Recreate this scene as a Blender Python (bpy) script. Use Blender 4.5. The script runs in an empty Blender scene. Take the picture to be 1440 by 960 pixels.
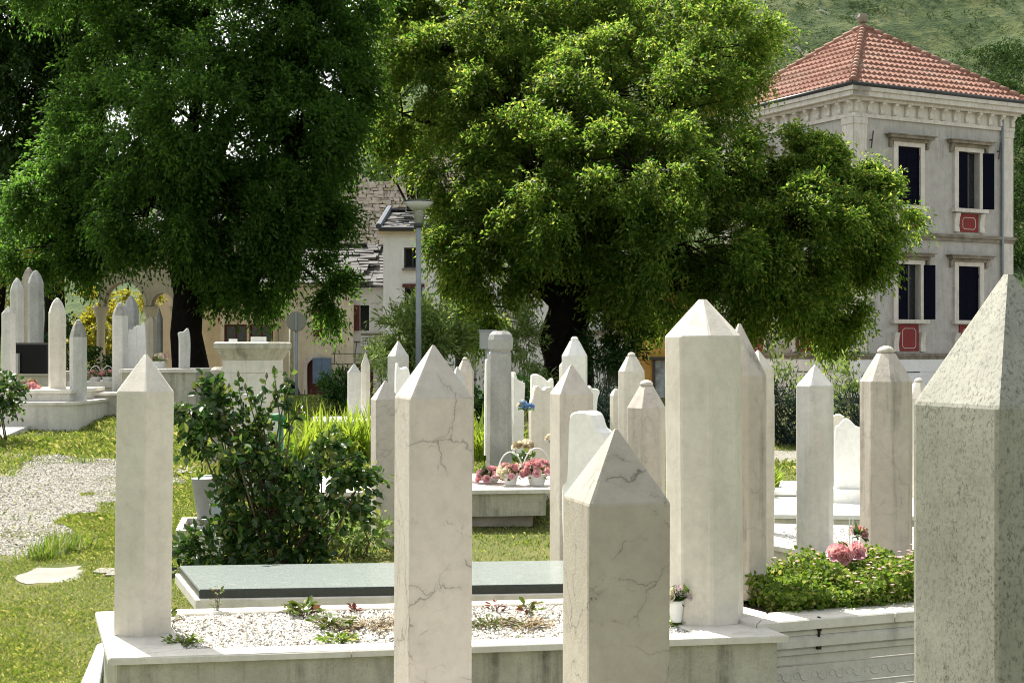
import bpy, math, random
import numpy as np
from mathutils import Matrix, Vector
R = math.radians
random.seed(7)
SC = bpy.context.scene
COL = SC.collection
F, EYE, HY, CX = 2000.0, 1.65, 490.0, 720.0       # focal length and horizon of the photograph in its own pixels

# ------------------------------------------------------------------ camera, sky, sun, exposure
cam = bpy.data.cameras.new('camera')
cam.lens, cam.sensor_width, cam.clip_end, cam.clip_start = 50, 36, 3000, 0.05
cam.shift_y = (HY - 480) / 1440
co = bpy.data.objects.new('camera', cam)
COL.objects.link(co)
co.location, co.rotation_euler = (0, 0, EYE), (R(90), 0, 0)
SC.camera = co
SUN_EL, SUN_DIR = R(54), (-0.52, 0.854)
w = bpy.data.worlds.new('World')
SC.world = w
w.use_nodes = True
bg = w.node_tree.nodes['Background']
sky = w.node_tree.nodes.new('ShaderNodeTexSky')
sky.sky_type, sky.sun_disc = 'NISHITA', False
sky.sun_elevation, sky.sun_rotation = SUN_EL, math.atan2(SUN_DIR[0], SUN_DIR[1])
sky.dust_density, sky.ozone_density = 2.0, 1.0
hs_ = w.node_tree.nodes.new('ShaderNodeHueSaturation')
hs_.inputs['Saturation'].default_value = .42
wt = w.node_tree.nodes.new('ShaderNodeMix')
wt.data_type, wt.blend_type = 'RGBA', 'MULTIPLY'
wt.inputs[0].default_value = 1
wt.inputs[7].default_value = (1.03, 1.0, .91, 1)
w.node_tree.links.new(sky.outputs[0], hs_.inputs['Color'])
w.node_tree.links.new(hs_.outputs[0], wt.inputs[6])
w.node_tree.links.new(wt.outputs[2], bg.inputs[0])
bg.inputs[1].default_value = 0.135
sl = bpy.data.lights.new('sun', 'SUN')
sl.energy, sl.angle, sl.color = 4.8, R(0.5), (1.0, 0.95, 0.86)
so = bpy.data.objects.new('sun', sl)
COL.objects.link(so)
so.rotation_euler = Vector((SUN_DIR[0] * math.cos(SUN_EL), SUN_DIR[1] * math.cos(SUN_EL), math.sin(SUN_EL))).to_track_quat('Z', 'Y').to_euler()
SC.view_settings.view_transform = 'Standard'
SC.view_settings.look = 'None'
SC.view_settings.gamma = 1
SC.view_settings.use_curve_mapping = False
SC.view_settings.exposure = 1.28
SC.cycles.filter_width = 1.05
SC.cycles.max_bounces = 6
SC.cycles.transparent_max_bounces = 4

# ------------------------------------------------------------------ helpers
def P(px, py, d):
    return Vector(((px - CX) / F * d, d, EYE + (HY - py) / F * d))
def Gz(px, py, z):
    d = F * (EYE - z) / (py - HY)
    return Vector(((px - CX) / F * d, d, z))
def smooth(a, b, t):
    t = np.clip((t - a) / (b - a), 0, 1)
    return t * t * (3 - 2 * t)
def gh(x, y):
    """height of the ground"""
    up = 0.05 * np.clip(np.minimum(y, 24) - 8, 0, None)
    dn = 1.6 * smooth(24.5, 38, y)
    return up - dn + 0.02 * np.sin(x * 1.7 + y * .6) * np.sin(y * .9)
def gp(px, py):
    d = 6.0
    while d < 60 and EYE + (HY - py) / F * d > gh((px - CX) / F * d, d):
        d += 0.02
    return Vector(((px - CX) / F * d, d, float(gh((px - CX) / F * d, d))))

ORG = {}
def empty(name, loc, label=None, cat=None, group=None, kind=None):
    o = bpy.data.objects.new(name, None)
    o.empty_display_size = .1
    COL.objects.link(o)
    o.location = loc
    ORG[o] = Vector(loc)
    tag(o, label, cat, group, kind)
    return o
def tag(o, label=None, cat=None, group=None, kind=None):
    for k, v in (('label', label), ('category', cat), ('group', group), ('kind', kind)):
        if v:
            o[k] = v
    return o
def link(name, me, mat, parent=None, sm=False):
    if mat:
        me.materials.append(mat)
    if sm:
        me.polygons.foreach_set('use_smooth', [True] * len(me.polygons))
    o = bpy.data.objects.new(name, me)
    COL.objects.link(o)
    if parent:
        o.parent = parent
        ORG[o] = ORG[parent]
    else:
        ORG[o] = Vector((0, 0, 0))
    return o
class MB:
    def __init__(s):
        s.v, s.f = [], []
    def add(s, vs, fs, M=None):
        b = len(s.v)
        s.v += [(M @ Vector(p)) if M else Vector(p) for p in vs]
        s.f += [tuple(i + b for i in f) for f in fs]
        return s
    def box(s, c, d, M=None, rz=0, j=0):
        x, y, z = d[0] / 2, d[1] / 2, d[2] / 2
        vs = [(sx * x, sy * y, sz * z) for sz in (-1, 1) for sy in (-1, 1) for sx in (-1, 1)]
        if j:
            vs = [tuple(q + random.uniform(-j, j) for q in p) for p in vs]
        T = Matrix.Translation(c) @ Matrix.Rotation(rz, 4, 'Z')
        return s.add(vs, [(0, 2, 3, 1), (4, 5, 7, 6), (0, 1, 5, 4), (1, 3, 7, 5), (3, 2, 6, 7), (2, 0, 4, 6)], (M @ T) if M else T)
    def loft(s, rings, M=None, bot=True, top=True):
        n = len(rings[0])
        vs = [p for r in rings for p in r]
        fs = []
        for k in range(len(rings) - 1):
            for i in range(n):
                a, b = k * n + i, k * n + (i + 1) % n
                fs.append((a, b, b + n, a + n))
        if bot:
            fs.append(tuple(range(n))[::-1])
        if top:
            fs.append(tuple(range((len(rings) - 1) * n, len(rings) * n)))
        return s.add(vs, fs, M)
    def prism(s, poly, z0, z1, M=None):
        return s.loft([[(p[0], p[1], z0) for p in poly], [(p[0], p[1], z1) for p in poly]], M)
    def extrude(s, poly, t, M=None):
        """outline in x,z given thickness t along y"""
        n = len(poly)
        vs = [(p[0], -t / 2, p[1]) for p in poly] + [(p[0], t / 2, p[1]) for p in poly]
        fs = [tuple(range(n)), tuple(range(2 * n - 1, n - 1, -1))] + [(i + n, (i + 1) % n + n, (i + 1) % n, i) for i in range(n)]
        return s.add(vs, fs, M)
    def lathe(s, prof, n=16, c=(0, 0, 0), M=None, sq=0):
        rings = []
        for r, z in prof:
            rings.append([(c[0] + r * math.cos(2 * math.pi * i / n), c[1] + r * math.sin(2 * math.pi * i / n), c[2] + z) for i in range(n)])
        return s.loft(rings, M)
    def tube(s, pts, rad, n=7, M=None):
        pts = [Vector(p) for p in pts]
        rings = []
        a = None
        for i, p in enumerate(pts):
            t = (pts[min(i + 1, len(pts) - 1)] - pts[max(i - 1, 0)]).normalized()
            if a is None:
                a = t.orthogonal().normalized()
            a = (a - t * a.dot(t)).normalized()
            b = t.cross(a)
            r = rad[i] if hasattr(rad, '__len__') else rad
            rings.append([p + (a * math.cos(2 * math.pi * k / n) + b * math.sin(2 * math.pi * k / n)) * r for k in range(n)])
        return s.loft(rings, M)
    def build(s, name, mat, parent=None, sm=False):
        o = ORG[parent] if parent else Vector((0, 0, 0))
        me = bpy.data.meshes.new(name)
        me.from_pydata([p - o for p in s.v], [], s.f)
        me.update()
        return link(name, me, mat, parent, sm)
def npmesh(name, V, Fc, mat, parent=None, sm=False):
    if parent:
        V = V - np.array(ORG[parent])
    k = Fc.shape[1]
    me = bpy.data.meshes.new(name)
    me.vertices.add(len(V))
    me.vertices.foreach_set('co', V.astype(np.float32).ravel())
    me.loops.add(Fc.size)
    me.loops.foreach_set('vertex_index', Fc.astype(np.int32).ravel())
    me.polygons.add(len(Fc))
    me.polygons.foreach_set('loop_start', np.arange(0, Fc.size, k, dtype=np.int32))
    me.update(calc_edges=True)
    return link(name, me, mat, parent, sm)

# ------------------------------------------------------------------ materials
class NG:
    def __init__(s, name):
        s.m = bpy.data.materials.new(name)
        s.m.use_nodes = True
        s.t = s.m.node_tree
        s.t.nodes.clear()
        s.out = s.t.nodes.new('ShaderNodeOutputMaterial')
    def n(s, typ, ins=None, out=0, **at):
        nd = s.t.nodes.new('ShaderNode' + typ)
        for k, v in at.items():
            setattr(nd, k, v)
        for k, v in (ins or {}).items():
            if isinstance(v, bpy.types.NodeSocket):
                s.t.links.new(v, nd.inputs[k])
            else:
                nd.inputs[k].default_value = v
        return nd.outputs[out]
    def pos(s):
        return s.n('NewGeometry')
    def isl(s):
        return s.n('NewGeometry', out='Random Per Island')
    def scl(s, p, v):
        return s.n('Mapping', {'Vector': p, 'Scale': v})
    def noise(s, p, sc, det=4, ro=.55, out=0, dist=0):
        return s.n('TexNoise', {'Vector': p, 'Scale': sc, 'Detail': det, 'Roughness': ro, 'Distortion': dist}, out)
    def ramp(s, f, stops):
        nd = s.t.nodes.new('ShaderNodeValToRGB')
        s.t.links.new(f, nd.inputs[0])
        el = nd.color_ramp.elements
        while len(el) < len(stops):
            el.new(.5)
        for e, (p, c) in zip(el, stops):
            e.position = p
            e.color = (c[0], c[1], c[2], 1) if hasattr(c, '__len__') else (c, c, c, 1)
        return nd.outputs[0]
    def mix(s, f, a, b, bt='MIX'):
        nd = s.t.nodes.new('ShaderNodeMix')
        nd.data_type, nd.blend_type = 'RGBA', bt
        for i, v in ((0, f), (6, a), (7, b)):
            if isinstance(v, bpy.types.NodeSocket):
                s.t.links.new(v, nd.inputs[i])
            else:
                nd.inputs[i].default_value = (v if i == 0 else (v[0], v[1], v[2], 1))
        return nd.outputs[2]
    def math(s, op, a, b=0.0):
        return s.n('Math', {0: a, 1: b}, operation=op)
    def bump(s, h, st=.3, dist=.01):
        return s.n('Bump', {'Height': h, 'Strength': st, 'Distance': dist})
    def bsdf(s, col, rough=.6, normal=None, spec=.4, metal=0.0, **kw):
        ins = {'Base Color': col if isinstance(col, bpy.types.NodeSocket) else (col[0], col[1], col[2], 1), 'Roughness': rough, 'Specular IOR Level': spec, 'Metallic': metal}
        ins.update(kw)
        if normal:
            ins['Normal'] = normal
        return s.n('BsdfPrincipled', ins)
    def done(s, sh):
        s.t.links.new(sh, s.out.inputs[0])
        return s.m

def stone(name, c1, c2, vein=0, lichen=0, streak=0, speck=.3, bump=.25, rough=.6, vs=2.6):
    g = NG(name)
    p = g.pos()
    col = g.mix(g.ramp(g.noise(p, 3.5, 6, .6), [(.3, 0), (.7, 1)]), c1, c2)
    col = g.mix(g.math('MULTIPLY', g.ramp(g.noise(p, 22, 5, .7), [(.42, 0), (.75, 1)]), .35), col, [x * .62 for x in c2])
    if vein:
        wp = g.n('VectorMath', {0: p, 1: g.n('VectorMath', {0: g.noise(p, 2.4, 4, .55, out=1), 'Scale': .42}, operation='SCALE')}, operation='ADD')
        wp = g.n('VectorMath', {0: wp, 1: g.n('VectorMath', {0: g.noise(p, 24, 4, .7, out=1), 'Scale': .035}, operation='SCALE')}, operation='ADD')
        f = None
        for rot, sc_, lo in (((.5, .6, .2), (1, 1, .6), .47), ((-.4, -.75, .5), (.8, 1.5, 1.7), .47), ((.2, -.7, .1), (1.6, 1.6, 2.4), .5)):
            q = g.n('Mapping', {'Vector': wp, 'Scale': sc_, 'Rotation': rot})
            ds = g.n('TexVoronoi', {'Vector': q, 'Scale': vs}, feature='DISTANCE_TO_EDGE')
            ln = g.ramp(ds, [(0, 1), (.003, .75), (.009, 0)])
            wisp = g.math('MULTIPLY', g.ramp(ds, [(0, .6), (.05, 0)]), .28)
            msk = g.ramp(g.noise(q, 4.2, 4, .6), [(lo, 0), (lo + .12, 1)])
            k = g.math('MULTIPLY', g.math('MAXIMUM', ln, wisp), msk)
            f = k if f is None else g.math('MAXIMUM', f, k)
        fl = g.ramp(g.noise(g.n('Mapping', {'Vector': p, 'Scale': (1, 1, .35), 'Rotation': (.3, .5, 0)}), 34, 3, .6), [(.70, 0), (.76, 1)])
        f = g.math('MAXIMUM', f, g.math('MULTIPLY', fl, .5))
        col = g.mix(g.math('MULTIPLY', f, vein), col, (.10, .09, .07))
    if streak:
        st = g.ramp(g.noise(g.scl(p, (7, 7, .5)), 1.6, 5, .65), [(.5, 0), (.72, 1)])
        st = g.math('MULTIPLY', st, g.ramp(g.noise(p, 14, 5, .7), [(.3, .3), (.7, 1)]))
        col = g.mix(g.math('MULTIPLY', st, streak), col, (.075, .07, .055))
    if speck:
        v = g.n('TexVoronoi', {'Vector': p, 'Scale': 70, 'Randomness': 1})
        sp = g.math('MULTIPLY', g.ramp(v, [(.1, 1), (.2, 0)]), g.ramp(g.noise(p, 9, 3), [(.5, 0), (.65, 1)]))
        col = g.mix(g.math('MULTIPLY', sp, speck), col, (.14, .13, .1))
    if lichen:
        a = g.ramp(g.noise(g.scl(p, (1, 1, .7)), 150, 9, .85), [(.515, 0), (.57, 1)])
        b = g.ramp(g.noise(g.scl(p, (1, 1, .4)), 11, 6, .75), [(.34, .25), (.62, 1)])
        col = g.mix(g.math('MULTIPLY', g.math('MULTIPLY', a, b), lichen), col, (.045, .045, .038))
    h = g.math('ADD', g.noise(p, 120, 5, .7), g.math('MULTIPLY', g.noise(p, 18, 4, .6), 1.2))
    return g.done(g.bsdf(col, rough, g.bump(h, bump, .006), .35))

def plain(name, c, rough=.6, var=.25, sc=6, metal=0.0, bump=.1, spec=.4):
    g = NG(name)
    p = g.pos()
    f = g.ramp(g.noise(p, sc, 5, .65), [(.3, 0), (.7, 1)])
    col = g.mix(f, [x * (1 - var) for x in c], [min(1, x * (1 + var * .6)) for x in c])
    return g.done(g.bsdf(col, rough, g.bump(g.noise(p, sc * 12, 4), bump, .005), spec, metal))

def leaf(name, ca, cb, trans=.4, cc=None, rough=.5, spec=.15, db=1.0, tb=1.0):
    """thin leaf: db scales what it reflects, tb what it lets through"""
    g = NG(name)
    def ramp_(k, y):
        sc = lambda c: (min(.95, c[0] * k * y[0]), min(.95, c[1] * k * y[1]), min(.95, c[2] * k * y[2]))
        return g.ramp(g.isl(), [(0, sc(ca)), (.75, sc(cb)), (1, sc(cc or cb))])
    a = g.bsdf(ramp_(db, (1, 1, 1)), rough, None, spec)
    b = g.n('BsdfTranslucent', {'Color': ramp_(tb, (1.05, 1.0, .7))})
    return g.done(g.n('MixShader', {0: trans, 1: a, 2: b}))

M = {}
M['marble'] = stone('marble_cream', (.64, .60, .52), (.53, .49, .42), vein=.12, streak=.2, speck=.3)
M['marble_vein'] = stone('marble_veined', (.51, .465, .41), (.45, .405, .355), vein=.7, streak=.12, speck=.25)
M['marble_crack'] = stone('marble_cracked', (.40, .365, .30), (.33, .30, .25), vein=.9, streak=.15, speck=.25, vs=2.9)
M['marble_warm'] = stone('marble_warm', (.56, .51, .44), (.47, .42, .36), vein=.3, streak=.45, speck=.3)
M['marble_streak'] = stone('marble_streaked', (.54, .49, .42), (.44, .39, .33), vein=.3, streak=1.0, speck=.3)
M['marble_sooty'] = stone('marble_sooty', (.42, .41, .37), (.20, .195, .18), streak=.9, speck=.4, lichen=.4)
M['marble_grey'] = stone('marble_grey', (.56, .55, .52), (.44, .43, .40), vein=.15, streak=.3, speck=.35)
M['marble_white'] = stone('marble_white', (.80, .79, .75), (.72, .71, .67), speck=.06, bump=.1, rough=.45)
M['weathered'] = stone('weathered_marble', (.31, .305, .255), (.20, .20, .16), lichen=1.0, streak=.45, speck=.6, bump=.10)
M['granite_grey'] = stone('grey_granite', (.40, .40, .38), (.28, .28, .27), lichen=.5, speck=.3, bump=.5)
M['tomb_wall'] = stone('tomb_wall', (.50, .48, .40), (.34, .32, .25), streak=1.0, lichen=.3, speck=.4, bump=.35)
M['tomb_slab'] = stone('tomb_slab', (.66, .63, .56), (.52, .49, .43), streak=.25, speck=.4, bump=.2)
M['plinth'] = stone('tomb_plinth', (.60, .575, .52), (.48, .455, .40), streak=.4, speck=.3)
M['paver'] = stone('worn_paver', (.24, .22, .175), (.10, .092, .07), streak=.3, speck=.8, lichen=.6, bump=.5)
M['bluish'] = stone('bluish_kerb', (.33, .35, .38), (.25, .27, .30), speck=.2)
M['ruin'] = stone('ruin_stone', (.44, .40, .34), (.26, .23, .19), streak=.35, lichen=.3, bump=.6)
M['beige'] = stone('beige_stone', (.58, .51, .40), (.44, .38, .29), streak=.3, lichen=.1)
M['black'] = plain('black_marble', (.006, .006, .007), .2, .2, spec=.15)
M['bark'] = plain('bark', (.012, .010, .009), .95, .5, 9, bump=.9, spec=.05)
M['twig'] = plain('twig', (.045, .038, .024), .85, .4, 20)
M['stem'] = plain('stem_green', (.09, .07, .03), .7, .4, 30)
M['metal_grey'] = plain('grey_metal', (.24, .265, .29), .5, .15)
M['metal_dark'] = plain('dark_metal', (.03, .032, .035), .5, .2)
M['iron'] = plain('wrought_iron', (.05, .045, .04), .6, .3)
M['plaster_grey'] = stone('grey_plaster', (.46, .44, .41), (.36, .34, .315), streak=.4, speck=0, bump=.2, rough=.85)
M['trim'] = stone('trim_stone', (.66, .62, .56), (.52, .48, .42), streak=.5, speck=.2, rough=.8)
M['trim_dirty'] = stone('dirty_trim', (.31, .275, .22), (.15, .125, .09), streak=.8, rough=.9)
M['shutter_blue'] = plain('navy_shutter', (.0035, .004, .011), .7, .3, spec=.04)
M['red_panel'] = plain('red_panel', (.20, .018, .018), .7, .3)
M['red_wood'] = plain('oxblood_wood', (.10, .022, .016), .7, .3)
M['blue_wood'] = plain('blue_wood', (.12, .18, .27), .7, .2)
M['white_paint'] = plain('white_paint', (.72, .72, .70), .6, .12)
M['plaster_white'] = stone('white_plaster', (.80, .79, .76), (.70, .69, .66), streak=.12, speck=0, bump=.1, rough=.9)
M['plaster_cream'] = stone('cream_plaster', (.74, .66, .50), (.62, .54, .40), streak=.3, speck=0, bump=.15, rough=.9)
M['plaster_tan'] = stone('tan_plaster', (.60, .48, .32), (.50, .40, .26), streak=.2, speck=0, bump=.15, rough=.9)
M['plaster_orange'] = stone('orange_plaster', (.55, .30, .07), (.46, .25, .06), streak=.2, speck=0, bump=.1, rough=.9)
M['glass'] = plain('dark_glass', (.02, .022, .025), .08, .2, spec=.6)
M['slate'] = stone('slate_stone', (.15, .145, .14), (.05, .05, .05), streak=.3, lichen=.3, rough=.9)
M['pot'] = plain('white_plastic', (.72, .72, .70), .4, .08)
M['vase_grey'] = plain('grey_vase', (.30, .30, .30), .5, .2)
M['pink'] = leaf('pink_petal', (.58, .24, .32), (.74, .42, .47), .3, (.80, .58, .56))
M['pale_pink'] = leaf('pale_pink_petal', (.66, .32, .44), (.82, .54, .60), .3)
M['lilac'] = leaf('lilac_petal', (.46, .38, .48), (.60, .52, .56), .3)
M['white_petal'] = leaf('white_petal', (.66, .60, .50), (.74, .70, .62), .3)
M['blue_petal'] = leaf('blue_petal', (.10, .20, .48), (.20, .34, .62), .3)
M['dry_petal'] = leaf('dry_petal', (.24, .18, .11), (.44, .36, .26), .2)
M['green_paint'] = plain('green_paint', (.02, .20, .06), .5, .2)
M['leaf_dark'] = leaf('dark_tree_leaf', (.030, .088, .016), (.088, .180, .030), .55, db=.5, tb=1.7)
M['leaf_bright'] = leaf('bright_tree_leaf', (.036, .118, .014), (.165, .245, .040), .55, (.32, .36, .09), db=.52, tb=1.75)
M['leaf_back'] = leaf('back_tree_leaf', (.020, .050, .014), (.045, .090, .018), .4)
M['leaf_yellow'] = leaf('yellow_shrub_leaf', (.20, .22, .02), (.36, .33, .04), .5)
M['leaf_rose'] = leaf('rose_leaf', (.012, .042, .010), (.050, .105, .020), .35, (.17, .20, .05), .3, .45, tb=1.5)
M['leaf_oleander'] = leaf('oleander_leaf', (.13, .20, .05), (.24, .33, .11), .45, tb=1.2)
M['leaf_lily'] = leaf('daylily_leaf', (.15, .25, .025), (.29, .38, .05), .5)
M['leaf_herb'] = leaf('herb_leaf', (.075, .145, .018), (.16, .24, .035), .45, (.30, .28, .12), tb=1.3)
M['leaf_lav'] = leaf('lavender_leaf', (.008, .020, .017), (.020, .040, .032), .2)
M['leaf_hedge'] = leaf('hedge_leaf', (.018, .048, .010), (.035, .085, .016), .3)
M['leaf_weed'] = leaf('weed_leaf', (.06, .10, .015), (.11, .15, .03), .3, (.14, .05, .03))
M['leaf_red'] = leaf('red_leaf', (.09, .02, .015), (.14, .04, .03), .3)
M['grass'] = leaf('grass_blade', (.072, .142, .018), (.23, .275, .058), .45, (.44, .39, .20), tb=1.2)
M['hill_bush'] = leaf('hill_bush_leaf', (.024, .055, .018), (.055, .095, .028), .2, spec=0.0)
M['gravel'] = stone('white_gravel', (.80, .78, .73), (.62, .60, .55), lichen=.2, speck=.2)
g = NG('mixed_chippings')
_c = g.ramp(g.isl(), [(0, (.10, .09, .07)), (.10, (.30, .28, .24)), (.35, (.55, .53, .48)), (1, (.76, .74, .69))])
M['chips'] = g.done(g.bsdf(_c, .8, None, .2))
g = NG('path_grit')
_c = g.ramp(g.isl(), [(0, (.06, .055, .045)), (.15, (.22, .21, .18)), (.5, (.42, .40, .36)), (1, (.62, .60, .55))])
M['grit'] = g.done(g.bsdf(_c, .9, None, .1))
M['dry_litter'] = leaf('dry_litter', (.05, .035, .02), (.17, .12, .06), .2)
M['bud'] = plain('flower_bud', (.10, .12, .04), .6, .3)

# ground material: grass thatch with worn gravel patches
g = NG('ground')
p = g.pos()
gr = g.mix(g.ramp(g.noise(p, 1.3, 6, .65), [(.35, 0), (.65, 1)]), (.07, .09, .022), (.15, .145, .055))
gr = g.mix(g.math('MULTIPLY', g.ramp(g.noise(p, 60, 5, .75), [(.4, 0), (.65, 1)]), .6), gr, (.04, .05, .012))
gv = g.mix(g.ramp(g.noise(p, 45, 5, .75), [(.38, 0), (.62, 1)]), (.04, .038, .03), (.30, .285, .245))
gv = g.mix(g.ramp(g.noise(p, 140, 4, .8), [(.5, 0), (.6, .8)]), gv, (.40, .385, .34))
gv = g.mix(g.ramp(g.noise(p, 3.0, 5, .7), [(.52, 0), (.66, .7)]), gv, (.12, .115, .05))
def ell(x, y, rx, ry, soft=.35):
    q = g.n('Mapping', {'Vector': p, 'Location': (-x / rx, -y / ry, 0), 'Scale': (1 / rx, 1 / ry, 0)})
    r = g.n('VectorMath', {0: q}, out=1, operation='LENGTH')
    r = g.math('ADD', r, g.math('MULTIPLY', g.math('SUBTRACT', g.noise(p, 1.6, 6, .7), .5), 1.5))
    return g.ramp(r, [(1 - soft, 1), (1, 0)])
GP = []
for (px, py, rx, ry) in ((20, 715, 1.0, 1.5), (95, 662, .75, .8), (-60, 700, 1.6, 2.2), (1100, 640, 1.2, .7), (5, 770, .7, .5)):
    c = gp(px, py)
    GP.append((c.x, c.y, rx, ry))
msk = None
for e in GP:
    m_ = ell(*e)
    msk = m_ if msk is None else g.math('MAXIMUM', msk, m_)
street = g.ramp(g.n('SeparateXYZ', {0: p}, out='Y'), [(0, 0), (1, 1)])
col = g.mix(msk, gr, gv)
yy = g.n('MapRange', {0: g.n('SeparateXYZ', {0: p}, out='Y'), 1: 31, 2: 33})
col = g.mix(yy, col, (.16, .15, .135))
col = g.mix(g.n('MapRange', {0: g.n('SeparateXYZ', {0: p}, out='Y'), 1: 58, 2: 62}), col, (.06, .075, .03))
M['ground'] = g.done(g.bsdf(col, .95, g.bump(g.noise(p, 70, 5, .7), .35, .012), .1))

g = NG('hill')
p = g.pos()
c = g.mix(g.ramp(g.noise(p, .035, 6, .62), [(.38, 0), (.6, 1)]), (.055, .085, .026), (.125, .135, .055))
c = g.mix(g.ramp(g.noise(p, .22, 5, .7), [(.47, 0), (.56, .9)]), c, (.038, .066, .024))
c = g.mix(g.ramp(g.n('TexVoronoi', {'Vector': p, 'Scale': .75, 'Randomness': 1}), [(.25, .9), (.55, 0)]), c, (.032, .058, .022))
c = g.mix(g.math('MULTIPLY', g.ramp(g.noise(p, 1.5, 5, .8), [(.42, 0), (.62, 1)]), .5), c, (.05, .075, .028))
c = g.mix(g.ramp(g.noise(p, .09, 7, .75), [(.61, 0), (.68, .8)]), c, (.30, .29, .27))
M['hill'] = g.done(g.bsdf(c, .95, g.bump(g.noise(p, .8, 5, .7), .8, .8), .1))

g = NG('roof_tile')
p = g.pos()
c = g.mix(g.ramp(g.noise(p, 2.6, 5, .8), [(.3, 0), (.7, 1)]), (.185, .08, .056), (.35, .20, .152))
c = g.mix(g.ramp(g.noise(p, .9, 5, .7), [(.5, 0), (.75, .55)]), c, (.36, .30, .24))
M['tile'] = g.done(g.bsdf(c, .85, None, .2))

# ------------------------------------------------------------------ foliage
def unit(n, rng):
    v = rng.normal(size=(n, 3))
    return v / np.linalg.norm(v, axis=1, keepdims=True)
def nrm(v):
    return v / np.maximum(np.linalg.norm(v, axis=1, keepdims=True), 1e-6)
def leaf_quads(pos, d, L, W, rng, flat=.5, fold=.12):
    """one folded diamond per leaf"""
    n = len(pos)
    d = nrm(d)
    up = rng.normal(size=(n, 3)) * (1 - flat) + np.array([0, 0, 1.0]) * flat
    side = nrm(np.cross(d, up))
    nn = np.cross(side, d)
    L = L * rng.uniform(.65, 1.25, (n, 1))
    W = W * rng.uniform(.7, 1.25, (n, 1))
    V = np.empty((n, 4, 3))
    V[:, 0] = pos
    V[:, 1] = pos + d * L * .45 + side * W / 2 + nn * W * fold
    V[:, 2] = pos + d * L - nn * L * .12
    V[:, 3] = pos + d * L * .45 - side * W / 2 + nn * W * fold
    Fc = np.arange(4 * n).reshape(n, 4)
    return V.reshape(-1, 3), Fc
def leaf_oval(pos, d, L, W, rng, flat=.5, fold=.15):
    n = len(pos)
    d = nrm(d)
    up = rng.normal(size=(n, 3)) * (1 - flat) + np.array([0, 0, 1.0]) * flat
    side = nrm(np.cross(d, up))
    nn = np.cross(side, d)
    L = L * rng.uniform(.6, 1.25, (n, 1))
    W = W * rng.uniform(.75, 1.2, (n, 1))
    V = np.empty((n, 6, 3))
    V[:, 0] = pos
    V[:, 1] = pos + d * L * .28 + side * W * .45 + nn * W * fold
    V[:, 2] = pos + d * L * .68 + side * W * .42 + nn * W * fold * .8
    V[:, 3] = pos + d * L - nn * L * .16
    V[:, 4] = pos + d * L * .68 - side * W * .42 + nn * W * fold * .8
    V[:, 5] = pos + d * L * .28 - side * W * .45 + nn * W * fold
    k = np.arange(n)[:, None] * 6
    Fc = np.concatenate([k + np.array([0, 3, 2, 1]), k + np.array([0, 5, 4, 3])], 1).reshape(-1, 4)
    return V.reshape(-1, 3), Fc
def sprays(blobs, n_sub, n_spray, n_leaf, slen, rng, droop=.5, shell=.55, subr=.30, outw=.6, upper=-1.0):
    """blobs: (centre, radii). Returns leaf positions, directions and the clump centres"""
    pos, dr, subs = [], [], []
    for c, r in blobs:
        c, r = np.array(c), np.array(r)
        k = max(3, int(n_sub * (r[0] * r[2]) ** .75))
        u = unit(k * 2, rng)
        u = u[u[:, 2] > upper][:k]
        s = c + u * r * rng.uniform(shell, 1, (len(u), 1))
        subs += [(c, q) for q in s]
        sr = subr * r.mean() * rng.uniform(.6, 1.35, (len(u), 1))
        sp = np.repeat(s, n_spray, 0)
        off = rng.normal(size=sp.shape) * .5 * np.repeat(sr, n_spray, 0) * np.array([1, 1, .75])
        outd = np.repeat(u, n_spray, 0) * outw + unit(len(sp), rng) * .55 + np.array([0, 0, .05])
        sp = sp + off
        d = nrm(outd)
        ln = slen * rng.uniform(.5, 1.3, (len(sp), 1))
        t = np.tile(np.linspace(.05, 1, n_leaf), len(sp))[:, None]
        b, dd, l2 = np.repeat(sp, n_leaf, 0), np.repeat(d, n_leaf, 0), np.repeat(ln, n_leaf, 0)
        q = b + dd * l2 * t + np.array([0, 0, -1.0]) * droop * l2 * t * t
        q = q + rng.normal(size=q.shape) * slen * .09
        ld = dd + rng.normal(size=q.shape) * .6 + np.array([0, 0, -1.0]) * droop * (0.3 + t)
        pos.append(q)
        dr.append(ld)
    return np.vstack(pos), np.vstack(dr), subs
def wobble(a, b, n, amt, rng):
    a, b = np.array(a), np.array(b)
    pts = []
    for i in range(n + 1):
        t = i / n
        pts.append(a + (b - a) * t + (rng.normal(size=3) * amt if 0 < i < n else 0))
    return pts
def px_blobs(lst, d):
    out = []
    for b in lst:
        px, py, rx, ry = b[:4]
        dd = d + (b[4] if len(b) > 4 else 0)
        r = (rx / F * dd, .5 * (rx + ry) / F * dd, ry / F * dd)
        out.append((P(px, py, dd), r))
    return out
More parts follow.
